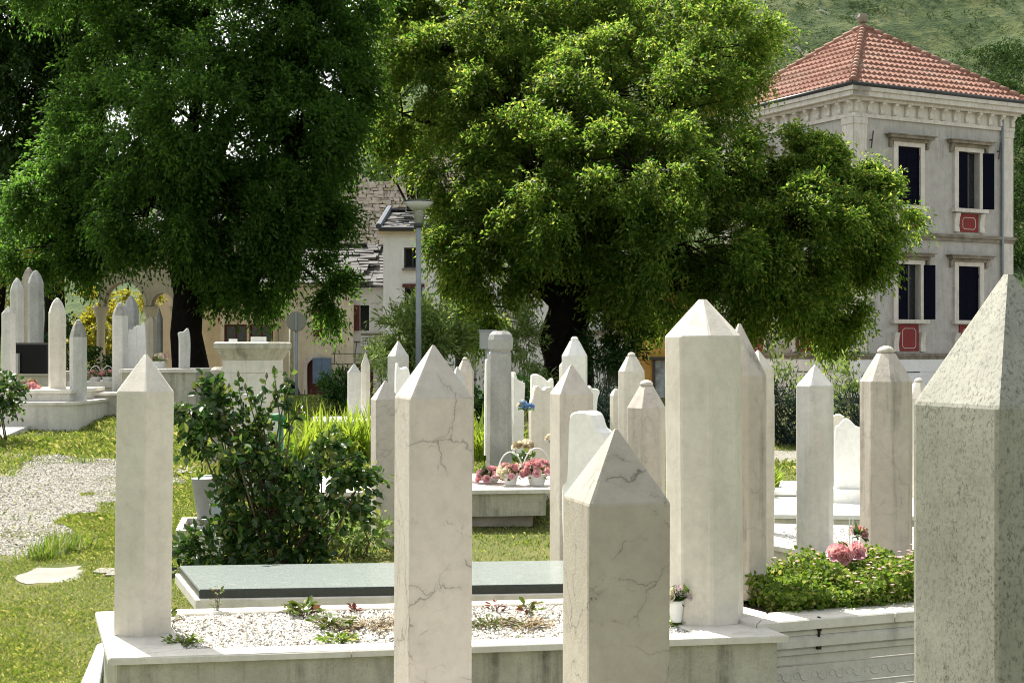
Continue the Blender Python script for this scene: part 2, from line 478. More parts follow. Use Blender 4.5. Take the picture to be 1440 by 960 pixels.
def tree(name, label, cat, base, top, r0, blobs, mat, seed, nsub=9, nspray=22, nleaf=11, L=.10, W=.045, slen=.42, droop=.55, group=None, subr=.3, forks=()):
    rng = np.random.default_rng(seed)
    root = empty(name, base, label, cat, group)
    base, top = Vector(base), Vector(top)
    tr = MB()
    n = 7
    pts = [base + (top - base) * (i / n) + Vector(rng.normal(size=3) * (r0 * .12 if 0 < i else 0)) for i in range(n + 1)]
    pts[0] = pts[0] - Vector((0, 0, .25))
    tr.tube(pts, [r0 * (1.35 if i == 0 else 1.08 if i == 1 else 1 - .35 * i / n) for i in range(n + 1)], 14)
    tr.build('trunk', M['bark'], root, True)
    for fx, fy, fd, fr_ in forks:
        m = MB()
        a, b = base.lerp(top, .62), P(fx, fy, base.y + fd)
        pts = wobble(a, a.lerp(b, .5) + Vector((0, 0, -.05)), 2, .06, rng) + wobble(a.lerp(b, .5), b, 3, .08, rng)[1:]
        m.tube(pts, [fr_ * (1.15 - .65 * i / (len(pts) - 1)) for i in range(len(pts))], 10)
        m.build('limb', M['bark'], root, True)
    pos, dr, subs = sprays(blobs, nsub, nspray, nleaf, slen, rng, droop, .6, subr)
    for c, r in blobs:
        t0 = rng.uniform(.55, .98)
        a = base + (top - base) * t0
        mid = (a + Vector(c)) / 2 + Vector((0, 0, .12 * (Vector(c) - a).length))
        pts = wobble(a, mid, 3, .08, rng) + wobble(mid, c, 3, .12, rng)[1:]
        m = MB()
        ra = min(r0 * .42, .03 + .022 * (Vector(c) - a).length)
        m.tube(pts, [ra * (1 - .8 * i / 6) for i in range(7)], 8)
        for cc, q in subs:
            if (np.array(cc) == np.array(c)).all() and rng.uniform() < .45:
                m.tube(wobble(c, q, 3, .07, rng), [.022, .016, .011, .006], 5)
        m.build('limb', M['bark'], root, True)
    V, Fc = leaf_quads(pos, dr, L, W, rng, .45)
    npmesh('crown', V, Fc, mat, root)
    return root
def shrub(name, label, cat, blobs, mat, seed, nsub=14, nspray=16, nleaf=9, L=.06, W=.02, slen=.2, droop=.25, stem=True, group=None, ground=None, flat=.45, outw=.6, oval=False):
    rng = np.random.default_rng(seed)
    c0 = blobs[0][0]
    zb = ground if ground is not None else float(gh(c0[0], c0[1]))
    root = empty(name, (c0[0], c0[1], zb), label, cat, group)
    pos, dr, subs = sprays(blobs, nsub if oval else nsub * 3, nspray, nleaf, slen, rng, droop, .3, .34, outw)
    ok = pos[:, 2] > zb + .01
    V, Fc = (leaf_oval if oval else leaf_quads)(pos[ok], dr[ok], L, W, rng, flat)
    npmesh('foliage', V, Fc, mat, root)
    if stem:
        m = MB()
        k = 0
        for c, q in subs:
            k += 1
            if k % 2:
                b = Vector((c0[0] + rng.normal() * .06, c0[1] + rng.normal() * .06, zb - .05))
                mid = (b + Vector(q)) / 2 + Vector(rng.normal(size=3) * .05)
                m.tube([b, mid, Vector(q)], [.012, .008, .004], 5)
        m.build('stems', M['stem'], root, True)
    return root

# ------------------------------------------------------------------ setting: ground, hill
xs = np.concatenate([np.linspace(-400, -14, 30), np.linspace(-13, 13, 105), np.linspace(14, 400, 30)])
ys = np.concatenate([np.linspace(-30, 1, 14), np.linspace(1.3, 42, 160), np.linspace(44, 700, 40)])
X, Y = np.meshgrid(xs, ys)
Z = gh(X, Y)
V = np.stack([X, Y, Z], -1).reshape(-1, 3)
nx = len(xs)
idx = np.arange(len(V)).reshape(len(ys), nx)
Fc = np.stack([idx[:-1, :-1], idx[:-1, 1:], idx[1:, 1:], idx[1:, :-1]], -1).reshape(-1, 4)
tag(npmesh('ground', V, Fc, M['ground'], sm=True), kind='structure')

rng = np.random.default_rng(3)
def fbm(x, y, seed, sc, oc=5):
    r_ = np.random.default_rng(seed)
    z = 0
    for o in range(oc):
        a, b, c_, d_ = r_.uniform(0, 6.28, 4)
        k = sc * 1.9 ** o
        th = r_.uniform(0, 6.28)
        z = z + np.sin((x * math.cos(th) + y * math.sin(th)) * k + a + 1.3 * np.sin((y * math.cos(th) - x * math.sin(th)) * k * .7 + b)) / 1.7 ** o
    return z
def hz(x, y):
    ridge = 46 + 96 * smooth(-60, 50, x)
    t = np.clip((y - 95) / 260, 0, 1.4)
    return -1.5 + ridge * t ** .9 * (t < 1) + ridge * (1 - .8 * (t - 1)) * (t >= 1) + (2.2 * fbm(x, y, 5, .035) + .7 * fbm(x, y, 8, .2, 4)) * np.clip(t * 4, 0, 1)
hx, hy = np.linspace(-330, 420, 300), np.linspace(94, 460, 200)
X, Y = np.meshgrid(hx, hy)
V = np.stack([X, Y, hz(X, Y)], -1).reshape(-1, 3)
idx = np.arange(len(V)).reshape(200, 300)
Fc = np.stack([idx[:-1, :-1], idx[:-1, 1:], idx[1:, 1:], idx[1:, :-1]], -1).reshape(-1, 4)
tag(npmesh('hill', V, Fc, M['hill'], sm=True), kind='structure')
n = 14000
by = 108 + 150 * rng.uniform(0, 1, n * 3) ** 1.2
bx = by * rng.uniform(-.18, .5, n * 3)
keep = (fbm(bx, by, 12, .09) + .6 * fbm(bx, by, 13, .3) + rng.normal(size=n * 3) * .6) > .1
keep |= rng.uniform(size=n * 3) < .16
bx, by = bx[keep][:n], by[keep][:n]
bs = rng.uniform(.35, 1.15, len(bx)) * (.7 + .5 * (fbm(bx, by, 12, .09) > .8))
k = 40
ctr = np.repeat(np.stack([bx, by, hz(bx, by) + bs * .35], -1), k, 0)
sz = np.repeat(bs, k)[:, None]
u = unit(len(ctr), rng)
pos = ctr + u * sz * np.array([.75, .75, .55]) * rng.uniform(.5, 1, (len(ctr), 1))
V, Fc = leaf_quads(pos, u + rng.normal(size=u.shape) * .5, .24 * sz, .19 * sz, rng, .4)
tag(npmesh('hillside_scrub', V, Fc, M['hill_bush']), 'dark green scrub scattered over the grassy hillside', 'scrub', kind='stuff')

# ------------------------------------------------------------------ buildings
def wall_holes(m, W_, H0, H1, holes, T, dep=.22, back=True):
    """front wall in local x,z with rectangular openings and reveals of depth dep (local +y goes into the house)"""
    xs_ = sorted({0, W_, *[h[0] for h in holes], *[h[1] for h in holes]})
    zs_ = sorted({H0, H1, *[h[2] for h in holes], *[h[3] for h in holes]})
    for i in range(len(xs_) - 1):
        for j in range(len(zs_) - 1):
            a, b, c, d = xs_[i], xs_[i + 1], zs_[j], zs_[j + 1]
            mx, mz = (a + b) / 2, (c + d) / 2
            if any(h[0] < mx < h[1] and h[2] < mz < h[3] for h in holes):
                continue
            m.add([(a, 0, c), (b, 0, c), (b, 0, d), (a, 0, d)], [(0, 1, 2, 3)], T)
    for a, b, c, d in holes:
        q = [(a, 0, c), (b, 0, c), (b, 0, d), (a, 0, d), (a, dep, c), (b, dep, c), (b, dep, d), (a, dep, d)]
        m.add(q, [(0, 4, 5, 1), (1, 5, 6, 2), (2, 6, 7, 3), (3, 7, 4, 0), (4, 7, 6, 5)], T)

# --- the villa at the right
YAW = R(28)
C0 = Vector((10.62, 44.2, 0))
SIDE = 6.85
villa = empty('villa', (C0.x, C0.y, -.85), 'grey three storey villa with red tiled pyramid roof and navy shutters', 'house')
TA = Matrix.Translation(C0) @ Matrix.Rotation(YAW, 4, 'Z')                                   # right facade: x along it
TB = Matrix.Translation(C0 + Matrix.Rotation(YAW, 3, 'Z') @ Vector((0, SIDE, 0))) @ Matrix.Rotation(YAW - R(90), 4, 'Z')  # left facade
WIN = (2.25, 4.85)
ROWS = ((6.2, 8.06, 5.44), (2.57, 4.33, 1.56))
wl = MB()
bs_ = MB()
for T, flip in ((TA, 0), (TB, 1)):
    ctrs = [SIDE - c for c in WIN] if flip else WIN
    holes = [(c - .475, c + .475, a, b) for c in ctrs for a, b, _ in ROWS]
    wall_holes(wl, SIDE, 1.45, 9.4, holes, T)
    wall_holes(bs_, SIDE, -.85, 1.45, [(c - .45, c + .45, -.2, .95) for c in ctrs], T @ Matrix.Translation((0, -.05, 0)))
wl.box((SIDE / 2, SIDE - .1, 5.4), (SIDE, .2, 7.9), TA)
wl.box((SIDE - .1, SIDE / 2, 5.4), (.2, SIDE - .5, 7.9), TA)
bs_.box((SIDE / 2, SIDE, .3), (SIDE, .2, 2.29), TA)
bs_.box((SIDE, SIDE / 2, .3), (.2, SIDE - .5, 2.29), TA)
wl.build('wall', M['plaster_grey'], villa)
bs_.build('base_wall', M['plaster_white'], villa)
rus = MB()
for T in (TA, TB):
    for z in (-.5, -.1, .3, .7, 1.1):
        rus.box((SIDE / 2, -.066, z), (SIDE + .12, .03, .36), T)
rus.build('rusticated_course', M['plaster_white'], villa)
co_ = MB()
for T, e in ((TA, .001), (TB, 0)):
    for (z0, z1, pr) in ((8.86, 8.98, .07), (9.36, 9.46, .20), (9.46, 9.62, .36), (9.62, 9.76, .42)):
        co_.box((SIDE / 2, (.3 - pr) / 2, (z0 + z1) / 2 - e * 3), (SIDE + 2 * pr - e * 6, .3 + pr, z1 - z0 - .002), T)
co_.build('cornice', M['trim'], villa)
fr = MB()
for T, e in ((TA, .002), (TB, 0)):
    fr.box((SIDE / 2, .09, 9.17), (SIDE + .06 - e * 4, .24, .376 - e), T)
fr.build('frieze', M['trim'], villa)
brp = [(0, 0), (.05, 0), (.085, .05), (.075, .13), (.06, .18), (.11, .25), (.17, .30), (.17, .36), (0, .36)]
for T in (TA, TB):
    for i in range(14):
        x = .05 + (SIDE - .1) * i / 13
        m = MB()
        m.extrude(brp, .15, T @ Matrix.Translation((x, -.032, 8.99)) @ Matrix.Rotation(R(-90), 4, 'Z'))
        m.build('cornice_bracket', M['trim'], villa)
for T in (TA, TB):
    for x in (.24, SIDE - .24):
        m = MB()
        m.box((x, -.02, 5.2), (.50, .06, 7.3), T)
        m.box((x, -.03, 8.75), (.54, .09, .2), T)
        m.build('corner_pilaster', M['trim'], villa)
for z, h in ((5.30, .22), (1.46, .2)):
    m = MB()
    for T, e in ((TA, .002), (TB, 0)):
        m.box((SIDE / 2, .02, z - e * 2), (SIDE + .2 - e * 4, .24, h * .45), T)
        m.box((SIDE / 2, .05, z - h * .5 - e * 2), (SIDE + .12 - e * 4, .22, h * .5), T)
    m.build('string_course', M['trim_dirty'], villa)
def shutter(T, x, z0, z1, wd, ang, par):
    """leaf hinged at x; ang turns it outwards"""
    S = T @ Matrix.Translation((x, -.015 if ang else .03, 0)) @ Matrix.Rotation(ang, 4, 'Z')
    s = 1 if wd > 0 else -1
    m = MB()
    a = abs(wd)
    m.box((wd / 2, 0, (z0 + z1) / 2), (a, .03, z1 - z0), S)
    for zz in (z0 + .05, (z0 + z1) / 2, z1 - .05):
        m.box((wd / 2, -.02, zz), (a - .01, .014, .09), S)
    nsl = int((z1 - z0) / .085)
    for i in range(nsl):
        m.box((wd / 2, -.018, z0 + .06 + (z1 - z0 - .12) * i / nsl), (a - .1, .012, .03), S)
    for xx in (s * .035, wd - s * .035):
        m.box((xx, -.022, (z0 + z1) / 2), (.06, .012, z1 - z0 - .02), S)
    m.build('shutter', M['shutter_blue'], par)
    for zz in (z0 + .25, z1 - .3):
        m = MB()
        m.box((0, -.03, zz), (.05, .05, .14), S)
        m.build('hinge', M['iron'], par)
for T, flip in ((TA, 0), (TB, 1)):
    for wi, c in enumerate(WIN):
        for ri, (z0, z1, zp) in enumerate(ROWS):
            cx = SIDE - c if flip else c
            m = MB()
            for s in (-1, 1):
                m.box((cx + s * .565, -.03, (z0 + z1) / 2 + .07), (.18, .08, z1 - z0 + .14), T)
            m.box((cx, -.03, z1 + .07), (.948, .079, .14), T)
            fo = m.build('window', M['trim'], villa)
            m = MB()
            m.box((cx, -.06, z1 + .19), (1.46, .12, .10), T)
            m.box((cx, -.12, z1 + .285), (1.84, .24, .085), T)
            m.box((cx, -.14, z1 + .345), (2.0, .28, .034), T)
            for s in (-1, 1):
                m.extrude([(0, 0), (.05, .02), (.09, .1), (.09, .16), (.16, .3), (0, .3)], .1, T @ Matrix.Translation((cx + s * .78, -.005, z1 - .06)) @ Matrix.Rotation(R(-90), 4, 'Z'))
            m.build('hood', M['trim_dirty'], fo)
            m = MB()
            m.box((cx, -.09, z0 - .06), (1.5, .2, .12), T)
            m.build('sill', M['trim'], fo)
            for s in (-1, 1):
                m = MB()
                m.extrude([(0, 0), (.10, 0), (.07, .2), (.10, .45), (.15, .6), (0, .6)], .2, T @ Matrix.Translation((cx + s * .56, -.003, zp)) @ Matrix.Rotation(R(-90), 4, 'Z'))
                m.build('sill_bracket', M['trim'], fo)
            ph = z0 - .14 - zp
            m = MB()
            m.box((cx, -.022, zp + ph / 2), (.82, .04, ph - .02), T)
            pn = m.build('apron_panel', M['red_panel'], fo)
            m = MB()
            q = [(-.2, .06), (.2, .06), (.2, ph - .1), (-.2, ph - .1)]
            oc = [(-.2, .1), (.2, .1), (.28, .17), (.28, ph - .21), (.2, ph - .14), (-.2, ph - .14), (-.28, ph - .21), (-.28, .17)]
            for i in range(8):
                a, b = oc[i], oc[(i + 1) % 8]
                m.tube([T @ Vector((cx + a[0], -.046, zp + a[1])), T @ Vector((cx + b[0], -.046, zp + b[1]))], .012, 4)
            m.build('panel_moulding', M['trim'], fo)
            m = MB()
            m.box((cx, .2, (z0 + z1) / 2), (.94, .02, z1 - z0 - .01), T)
            m.build('pane', M['glass'], fo)
            openr = (wi == 1 and ri == 0) or (wi == 0 and ri == 1)
            shutter(T, cx - .472, z0 + .012, z1 - .012, .468, 0, fo)
            if openr and not flip:
                shutter(T, cx + .52, z0 + .012, z1 - .012, -.468, R(152), fo)
            else:
                shutter(T, cx + .472, z0 + .012, z1 - .012, -.468, 0, fo)
for x in (.62, SIDE - .72):
    m = MB()
    m.tube([TA @ Vector((x, -.1, 7.9)), TA @ Vector((x + .09, -.1, 8.45))], .022, 6)
    m.box((x + .045, -.05, 8.17), (.04, .1, .04), TA)
    m.build('wall_tie', M['iron'], villa)
# pyramid roof with pantile courses
OH, ZE, ZA = .36, 9.80, 12.62
rt = MB()
half = SIDE / 2 + OH
ctr = TA @ Vector((SIDE / 2, SIDE / 2, 0))
slopeL = math.hypot(half, ZA - ZE)
rows = 12
for k in range(4):
    Tf = Matrix.Translation(ctr) @ Matrix.Rotation(YAW + k * math.pi / 2, 4, 'Z')
    for r_ in range(rows):
        t0, t1 = r_ / rows, min(1, (r_ + 1.12) / rows)
        n = max(2, int(2 * half * (1 - t0) / .055))
        vs = []
        for tt, lift in ((t0, .10), (t1, .02)):
            for i in range(n + 1):
                s_ = (i / n * 2 - 1)
                x = s_ * half * (1 - t0)
                lim = half * (1 - tt)
                x = max(-lim, min(lim, x))
                wv = .035 * math.sin(x / .22 * 2 * math.pi)
                yv = -half * (1 - tt)
                z = ZE + (ZA - ZE) * tt + lift + wv
                vs.append((x, yv - lift * .3, z))
        fs = [(i, i + 1, i + n + 2, i + n + 1) for i in range(n)]
        b = [(v[0], v[1] + .02, v[2] - .09) for v in vs[:n + 1]]
        vs2 = vs + b
        fs += [(2 * n + 2 + i, 2 * n + 3 + i, i + 1, i) for i in range(n)]
        rt.add(vs2, fs, Tf)
roof = rt.build('roof', M['tile'], villa)
rd = MB()
for k in range(4):
    Tf = Matrix.Translation(ctr) @ Matrix.Rotation(YAW + k * math.pi / 2, 4, 'Z')
    for i in range(17):
        a, b = i / 17, (i + 1.15) / 17
        pa = Vector((-half * (1 - a), -half * (1 - a), ZE + (ZA - ZE) * a + .09))
        pb = Vector((-half * (1 - b), -half * (1 - b), ZE + (ZA - ZE) * b + .05))
        rd.tube([Tf @ pa, Tf @ pb], [.125, .10], 9)
rd.build('ridge_tiles', M['tile'], roof, True)
gt = MB()
for k in range(4):
    Tf = Matrix.Translation(ctr) @ Matrix.Rotation(YAW + k * math.pi / 2, 4, 'Z')
    gt.tube([Tf @ Vector((-half - .04, -half - .04, ZE)), Tf @ Vector((half + .04, -half - .04, ZE))], .07, 8)
gt.build('gutter', M['metal_dark'], villa, True)
m = MB()
m.lathe([(.16, 0), (.16, .08), (.09, .1), (.09, .16), (.17, .2), (.19, .36), (.15, .48), (.06, .5)], 8, (ctr.x, ctr.y, ZA + .02))
m.build('finial', M['trim_dirty'], villa)
m = MB()
dp = TA @ Vector((SIDE - .52, -.09, 0))
m.tube([(dp.x, dp.y, -.8), (dp.x, dp.y, 9.4)], .045, 8)
m.build('drainpipe', M['metal_grey'], villa, True)

# --- old row of houses
def house(name, label, px0, px1, d, z0, z1, depth, mat, holes, cat='house', roofh=0, roofmat=None, rooftype='slab'):
    """frontal house; holes given in picture pixels (x0,x1,ytop,ybottom) on its front"""
    x0, x1 = (px0 - CX) / F * d, (px1 - CX) / F * d
    root = empty(name, (x0, d, z0), label, cat)
    T = Matrix.Translation((x0, d, 0))
    m = MB()
    H = []
    for h in holes:
        H.append(((h[0] - CX) / F * d - x0, (h[1] - CX) / F * d - x0, EYE + (HY - h[3]) / F * d, EYE + (HY - h[2]) / F * d))
    wall_holes(m, x1 - x0, z0, z1, H, T, .2)
    m.box(((x1 - x0) / 2, depth, (z0 + z1) / 2), (x1 - x0, .2, z1 - z0), T)
    for s in (.05, x1 - x0 - .05):
        m.add([(s + (-.05 if s < 1 else .05), 0, z0), (s + (-.05 if s < 1 else .05), depth, z0), (s + (-.05 if s < 1 else .05), depth, z1), (s + (-.05 if s < 1 else .05), 0, z1)], [(0, 1, 2, 3)], T)
    m.build('wall', mat, root)
    return root, T, H, x1 - x0
def slab_roof(root, T, Wd, z1, rise, depth, seed, mat, over=.25):
    """pitched roof laid with rough stone slabs"""
    r_ = random.Random(seed)
    m = MB()
    L = math.hypot(depth / 2 + over, rise)
    ang = math.atan2(rise, depth / 2 + over)
    for side in (0, 1):
        S = T @ Matrix.Translation((Wd / 2, depth / 2, 0)) @ Matrix.Rotation(math.pi * side, 4, 'Z') @ Matrix.Translation((-Wd / 2 - .1, -depth / 2 - over, z1)) @ Matrix.Rotation(ang, 4, 'X')
        n = int(L / .28)
        for i in range(n + 1):
            x = 0
            while x < Wd + .2:
                w_ = r_.uniform(.3, .62)
                Q = S @ Matrix.Translation((x + w_ / 2, .28 * i + .17, .03)) @ Matrix.Rotation(-.09 + r_.uniform(-.05, .05), 4, 'X') @ Matrix.Rotation(r_.uniform(-.05, .05), 4, 'Y')
                m.box((0, 0, 0), (w_ - .015, .40, .045), Q, j=.02)
                x += w_
    m.add([(0, 0, z1), (Wd, 0, z1), (Wd, depth / 2, z1 + rise - .06), (0, depth / 2, z1 + rise - .06), (0, depth, z1), (Wd, depth, z1)], [(0, 1, 2, 3), (3, 2, 5, 4), (0, 3, 4), (1, 5, 2)], T)
    m.build('roof', mat, root)
def pane_in(root, T, H, i, mat=None, dy=.17, frame=None, mull=True):
    a, b, c, d = H[i]
    m = MB()
    m.box(((a + b) / 2, dy, (c + d) / 2), (b - a - .01, .02, d - c - .01), T)
    fo = m.build('window', mat or M['glass'], root)
    if frame:
        m = MB()
        for x in (a + .03, b - .03):
            m.box((x, dy - .04, (c + d) / 2), (.05, .05, d - c - .02), T)
        for z in (c + .03, d - .03):
            m.box(((a + b) / 2, dy - .041, z), (b - a - .12, .05, .05), T)
        if mull:
            m.box(((a + b) / 2, dy - .042, (c + d) / 2), (.045, .045, d - c - .12), T)
        m.build('frame', frame, fo)
    return fo
# cream house
hs, T, H, Wd = house('cream_house', 'cream rendered house with arched red door and oxblood shutters', 318, 497, 42, -.9, 3.55, 6, M['plaster_cream'],
    [(442, 456, 434, 472), (432, 458, 503, 580)], roofh=1)
pane_in(hs, T, H, 0)
m = MB()
a, b, c, d = H[0]
m.box(((a + b) / 2, -.03, (c + d) / 2), (b - a + .04, .05, d - c + .04), T)
m.build('shutter', M['red_wood'], hs)
m = MB()
a, b, c, d = H[1]
m.box(((a + b) / 2, .14, (c + d) / 2), (b - a - .01, .05, d - c - .01), T)
for i in range(5):
    m.box((a + .06 + (b - a - .12) * i / 4, .11, (c + d) / 2), (.02, .02, d - c - .03), T)
m.build('door', M['red_wood'], hs)
m = MB()
ra = (b - a) / 2
arc = [(math.cos(math.pi * i / 12), math.sin(math.pi * i / 12)) for i in range(13)]
for i in range(12):
    (c1, s1), (c2, s2) = arc[i], arc[i + 1]
    q0, q1 = ra, ra + .13
    zc = d - .30
    m.add([((a + b) / 2 + r_ * cc, yv, zc + r_ * ss * 1.05) for yv in (-.05, .02) for r_, cc, ss in ((q0, c1, s1), (q1, c1, s1), (q1, c2, s2), (q0, c2, s2))],
          [(0, 1, 2, 3), (0, 3, 7, 4), (1, 5, 6, 2)], T)
for s in (-1, 1):
    m.box(((a + b) / 2 + s * (ra + .065), -.015, (c + zc) / 2), (.13, .07, zc - c), T)
m.build('door_surround', M['trim'], hs)
m = MB()
for s in (-1, 1):      # plaster spandrels that close the arch
    pl = [((a + b) / 2 + s * ra, d)] + [((a + b) / 2 + s * ra * math.cos(math.pi / 2 * i / 8), zc + ra * 1.05 * math.sin(math.pi / 2 * i / 8)) for i in range(9)] + [((a + b) / 2, d)]
    if s > 0:
        pl = pl[::-1]
    m.extrude(pl, .04, T @ Matrix.Translation((0, .05, 0)))
m.build('spandrel', M['plaster_cream'], hs)
m = MB()
x = (466 - CX) / F * 42 - ((318 - CX) / F * 42)
for dx in (-.15, .13):
    m.box((x + dx - .25, -.12, 1.0), (.27, .05, .75), T)
m.build('shutter', M['blue_wood'], hs)
m = MB()
lx = (459 - CX) / F * 42 - ((318 - CX) / F * 42)
m.box((lx, -.14, 2.35), (.04, .3, .04), T)
m.lathe([(.05, 0), (.10, .22), (.02, .3)], 6, (0, 0, 0), T @ Matrix.Translation((lx, -.28, 2.0)))
m.build('wall_lantern', M['iron'], hs)
slab_roof(hs, T, Wd, 3.55, 1.3, 6, 4, M['slate'])
# tan house / shop behind the left tree
hs, T, H, Wd = house('tan_house', 'tan house with rust framed shop windows behind the dark tree', 205, 317, 43, -.9, 5.0, 6, M['plaster_tan'],
    [(314 - 0, 316, 600, 601)], roofh=1)
hs2, T, H, Wd = house('shop_annex', 'low cream annex with rust red window frames beside the tan house', 288, 386, 41.2, -.9, 3.4, .7, M['plaster_tan'],
    [(314, 347, 456, 520), (350, 384, 456, 520)])
for i in (0, 1):
    pane_in(hs2, T, H, i, frame=M['red_wood'])
m = MB()
m.box((Wd / 2, -.1, 3.44), (Wd + .2, .9, .12), T)
m.build('roof_slab', M['trim'], hs2)
T = Matrix.Translation(((205 - CX) / F * 43, 43, 0))
slab_roof(hs, T, 112 / F * 43, 5.0, 1.2, 6, 9, M['slate'])
# whitewashed narrow house
hs, T, H, Wd = house('narrow_house', 'narrow whitewashed house with mossy slate roof and iron awning frame', 497.5, 542, 42.2, -.9, 3.46, 6, M['plaster_white'],
    [(506, 519, 429, 465), (500, 525, 512, 580)])
pane_in(hs, T, H, 0)
pane_in(hs, T, H, 1, M['red_wood'])
m = MB()
a, b, c, d = H[0]
m.box((a - .10, -.04, (c + d) / 2), (.19, .04, d - c), T)
m.build('shutter', M['red_wood'], hs)
m = MB()
m.box((Wd / 2 + .1, -.12, c - .75), (Wd * .9, .3, .07), T)
m.build('ledge', M['trim_dirty'], hs)
m = MB()
m.box((Wd / 2 + .1, -.05, c - .10), (.7, .1, .05), T)
m.build('sill', M['trim_dirty'], hs)
m = MB()
m.box(((a + b) / 2 + .1, -.06, c - .3), (.42, .04, .3), T)
sg = m.build('house_plaque', M['white_paint'], hs)
m = MB()
for z in (-.22, -.31, -.38):
    for i in range(5):
        m.box(((a + b) / 2 - .03 + .065 * i, -.086, c + z), (.04, .008, .035), T)
m.build('plaque_lettering', M['iron'], sg)
m = MB()
for x in (-.5, .1, .6, 1.0):
    m.tube([T @ Vector((x, -.02, 1.85)), T @ Vector((x, -.55, 1.5)), T @ Vector((x, -.6, 1.2))], .012, 5)
for y_, z in ((-.6, 1.2), (-.56, 1.5), (-.02, 1.85)):
    m.tube([T @ Vector((-.6, y_, z)), T @ Vector((1.1, y_, z))], .012, 5)
m.build('awning_frame', M['iron'], hs)
slab_roof(hs, T, Wd, 3.46, 1.35, 6, 5, M['slate'])
# tall white house
hs, T, H, Wd = house('white_house', 'tall plain white house with blue grey roof edge behind the street lamp', 539, 704, 41.5, -.9, 4.98, 7, M['plaster_white'],
    [(568, 592, 348, 377), (569, 594, 404, 442), (618, 634, 402, 444), (600, 614, 496, 520), (640, 658, 498, 520)])
for i in range(5):
    pane_in(hs, T, H, i, frame=M['iron'] if i != 2 else None)
for i in (1, 2):
    a, b, c, d = H[i]
    m = MB()
    m.box(((a + b) / 2, -.03, d + .05), (b - a + .12, .1, .1), T)
    m.build('lintel', M['red_wood'], hs)
a, b, c, d = H[0]
m = MB()
m.box(((a + b) / 2, -.05, c - .04), (b - a + .1, .14, .06), T)
m.build('sill', M['trim_dirty'], hs)
m = MB()
m.box((.92, -.14, 2.97), (.30, .26, .42), T)
ac = m.build('air_conditioner', M['white_paint'], hs)
m = MB()
m.lathe([(.13, 0), (.13, .015), (.02, .02)], 14, (0, 0, 0), T @ Matrix.Translation((.92, -.272, 2.97)) @ Matrix.Rotation(R(90), 4, 'X'))
m.build('fan_grille', M['metal_grey'], ac)
m = MB()
m.box((Wd / 2, .12, 5.03), (Wd + .3, .55, .1), T)
m.build('eaves', M['plaster_tan'], hs)
m = MB()
m.tube([T @ Vector((-.12, -.2, 5.13)), T @ Vector((Wd + .1, -.2, 5.13))], .07, 8)
m.build('gutter', M['metal_dark'], hs)
slab_roof(hs, T, Wd, 5.1, .85, 7, 6, M['slate'], .12)
m = MB()
m.tube([T @ Vector((-.12, -.2, 5.2)), T @ Vector((-.12, 3.5, 6.1))], .09, 6)
m.build('verge_board', plain('verge_blue', (.05, .065, .085), .6), hs)
# stone fronted house behind the big trunk
hs, T, H, Wd = house('stone_ledge_house', 'white house with stone ledge and pale shuttered windows behind the big trunk', 704.5, 893, 41, -.9, 4.4, 6, M['plaster_white'],
    [(708, 726, 432, 452), (850, 880, 440, 475), (855, 885, 515, 545)])
pane_in(hs, T, H, 0, M['trim'], .1)
pane_in(hs, T, H, 1)
pane_in(hs, T, H, 2)
m = MB()
m.box((Wd / 2, -.09, 2.12), (Wd + .1, .22, .12), T)
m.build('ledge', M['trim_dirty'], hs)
m = MB()
for i in range(6):
    for s in range(2):
        m.box((.2 + s * .02 + (.06 if i % 2 else 0), -.015, -.6 + .45 * i), (.5 + (.12 if i % 2 else 0), .05, .43), T)
        break
m.build('quoins', M['trim'], hs)
slab_roof(hs, T, Wd, 4.4, 1.6, 6, 16, M['slate'])
# orange house
hs, T, H, Wd = house('orange_house', 'low orange ochre building with dark framed poster', 893.5, 1000, 40.5, -.9, 3.2, 5, M['plaster_orange'],
    [(921, 944, 506, 560)])
m = MB()
a, b, c, d = H[0]
m.box(((a + b) / 2, .1, (c + d) / 2), (b - a - .04, .03, d - c - .04), T)
m.build('poster', plain('poster_print', (.42, .46, .46), .4, .8, 3), hs)
m = MB()
for x in (a - .03, b + .03):
    m.box((x, -.02, (c + d) / 2), (.08, .08, d - c + .16), T)
m.box(((a + b) / 2, -.02, d + .05), (b - a + .5, .3, .08), T)
m.build('poster_frame', M['iron'], hs)
slab_roof(hs, T, Wd, 3.2, 1.2, 5, 17, M['slate'])
# ruined stone wall on the slope behind
wallr = empty('ruined_wall', P(470, 360, 62), 'rough ruined rubble stone wall rising behind the slate roofs', 'wall')
m = MB()
rr = random.Random(5)
xa = (440 - CX) / F * 62
for i in range(76):
    z = -1 + i * .145
    x = xa + rr.uniform(-.3, 0)
    while x < xa + 7.5:
        w_ = rr.uniform(.12, .40)
        if z < 9.5 + .6 * math.sin(x * 1.3) + rr.uniform(-.2, .2):
            m.box((x + w_ / 2, 62 + rr.uniform(-.09, .09), z), (w_ - .01, .5, .142), j=.035)
        x += w_
m.build('rubble_courses', stone('rubble', (.54, .49, .42), (.34, .30, .25), streak=.2, lichen=.2, bump=.4), wallr)
m = MB()
m.box((xa + 3.7, 62.12, 3.8), (7.3, .4, 9.8))
m.build('mortar_core', M['ruin'], wallr)

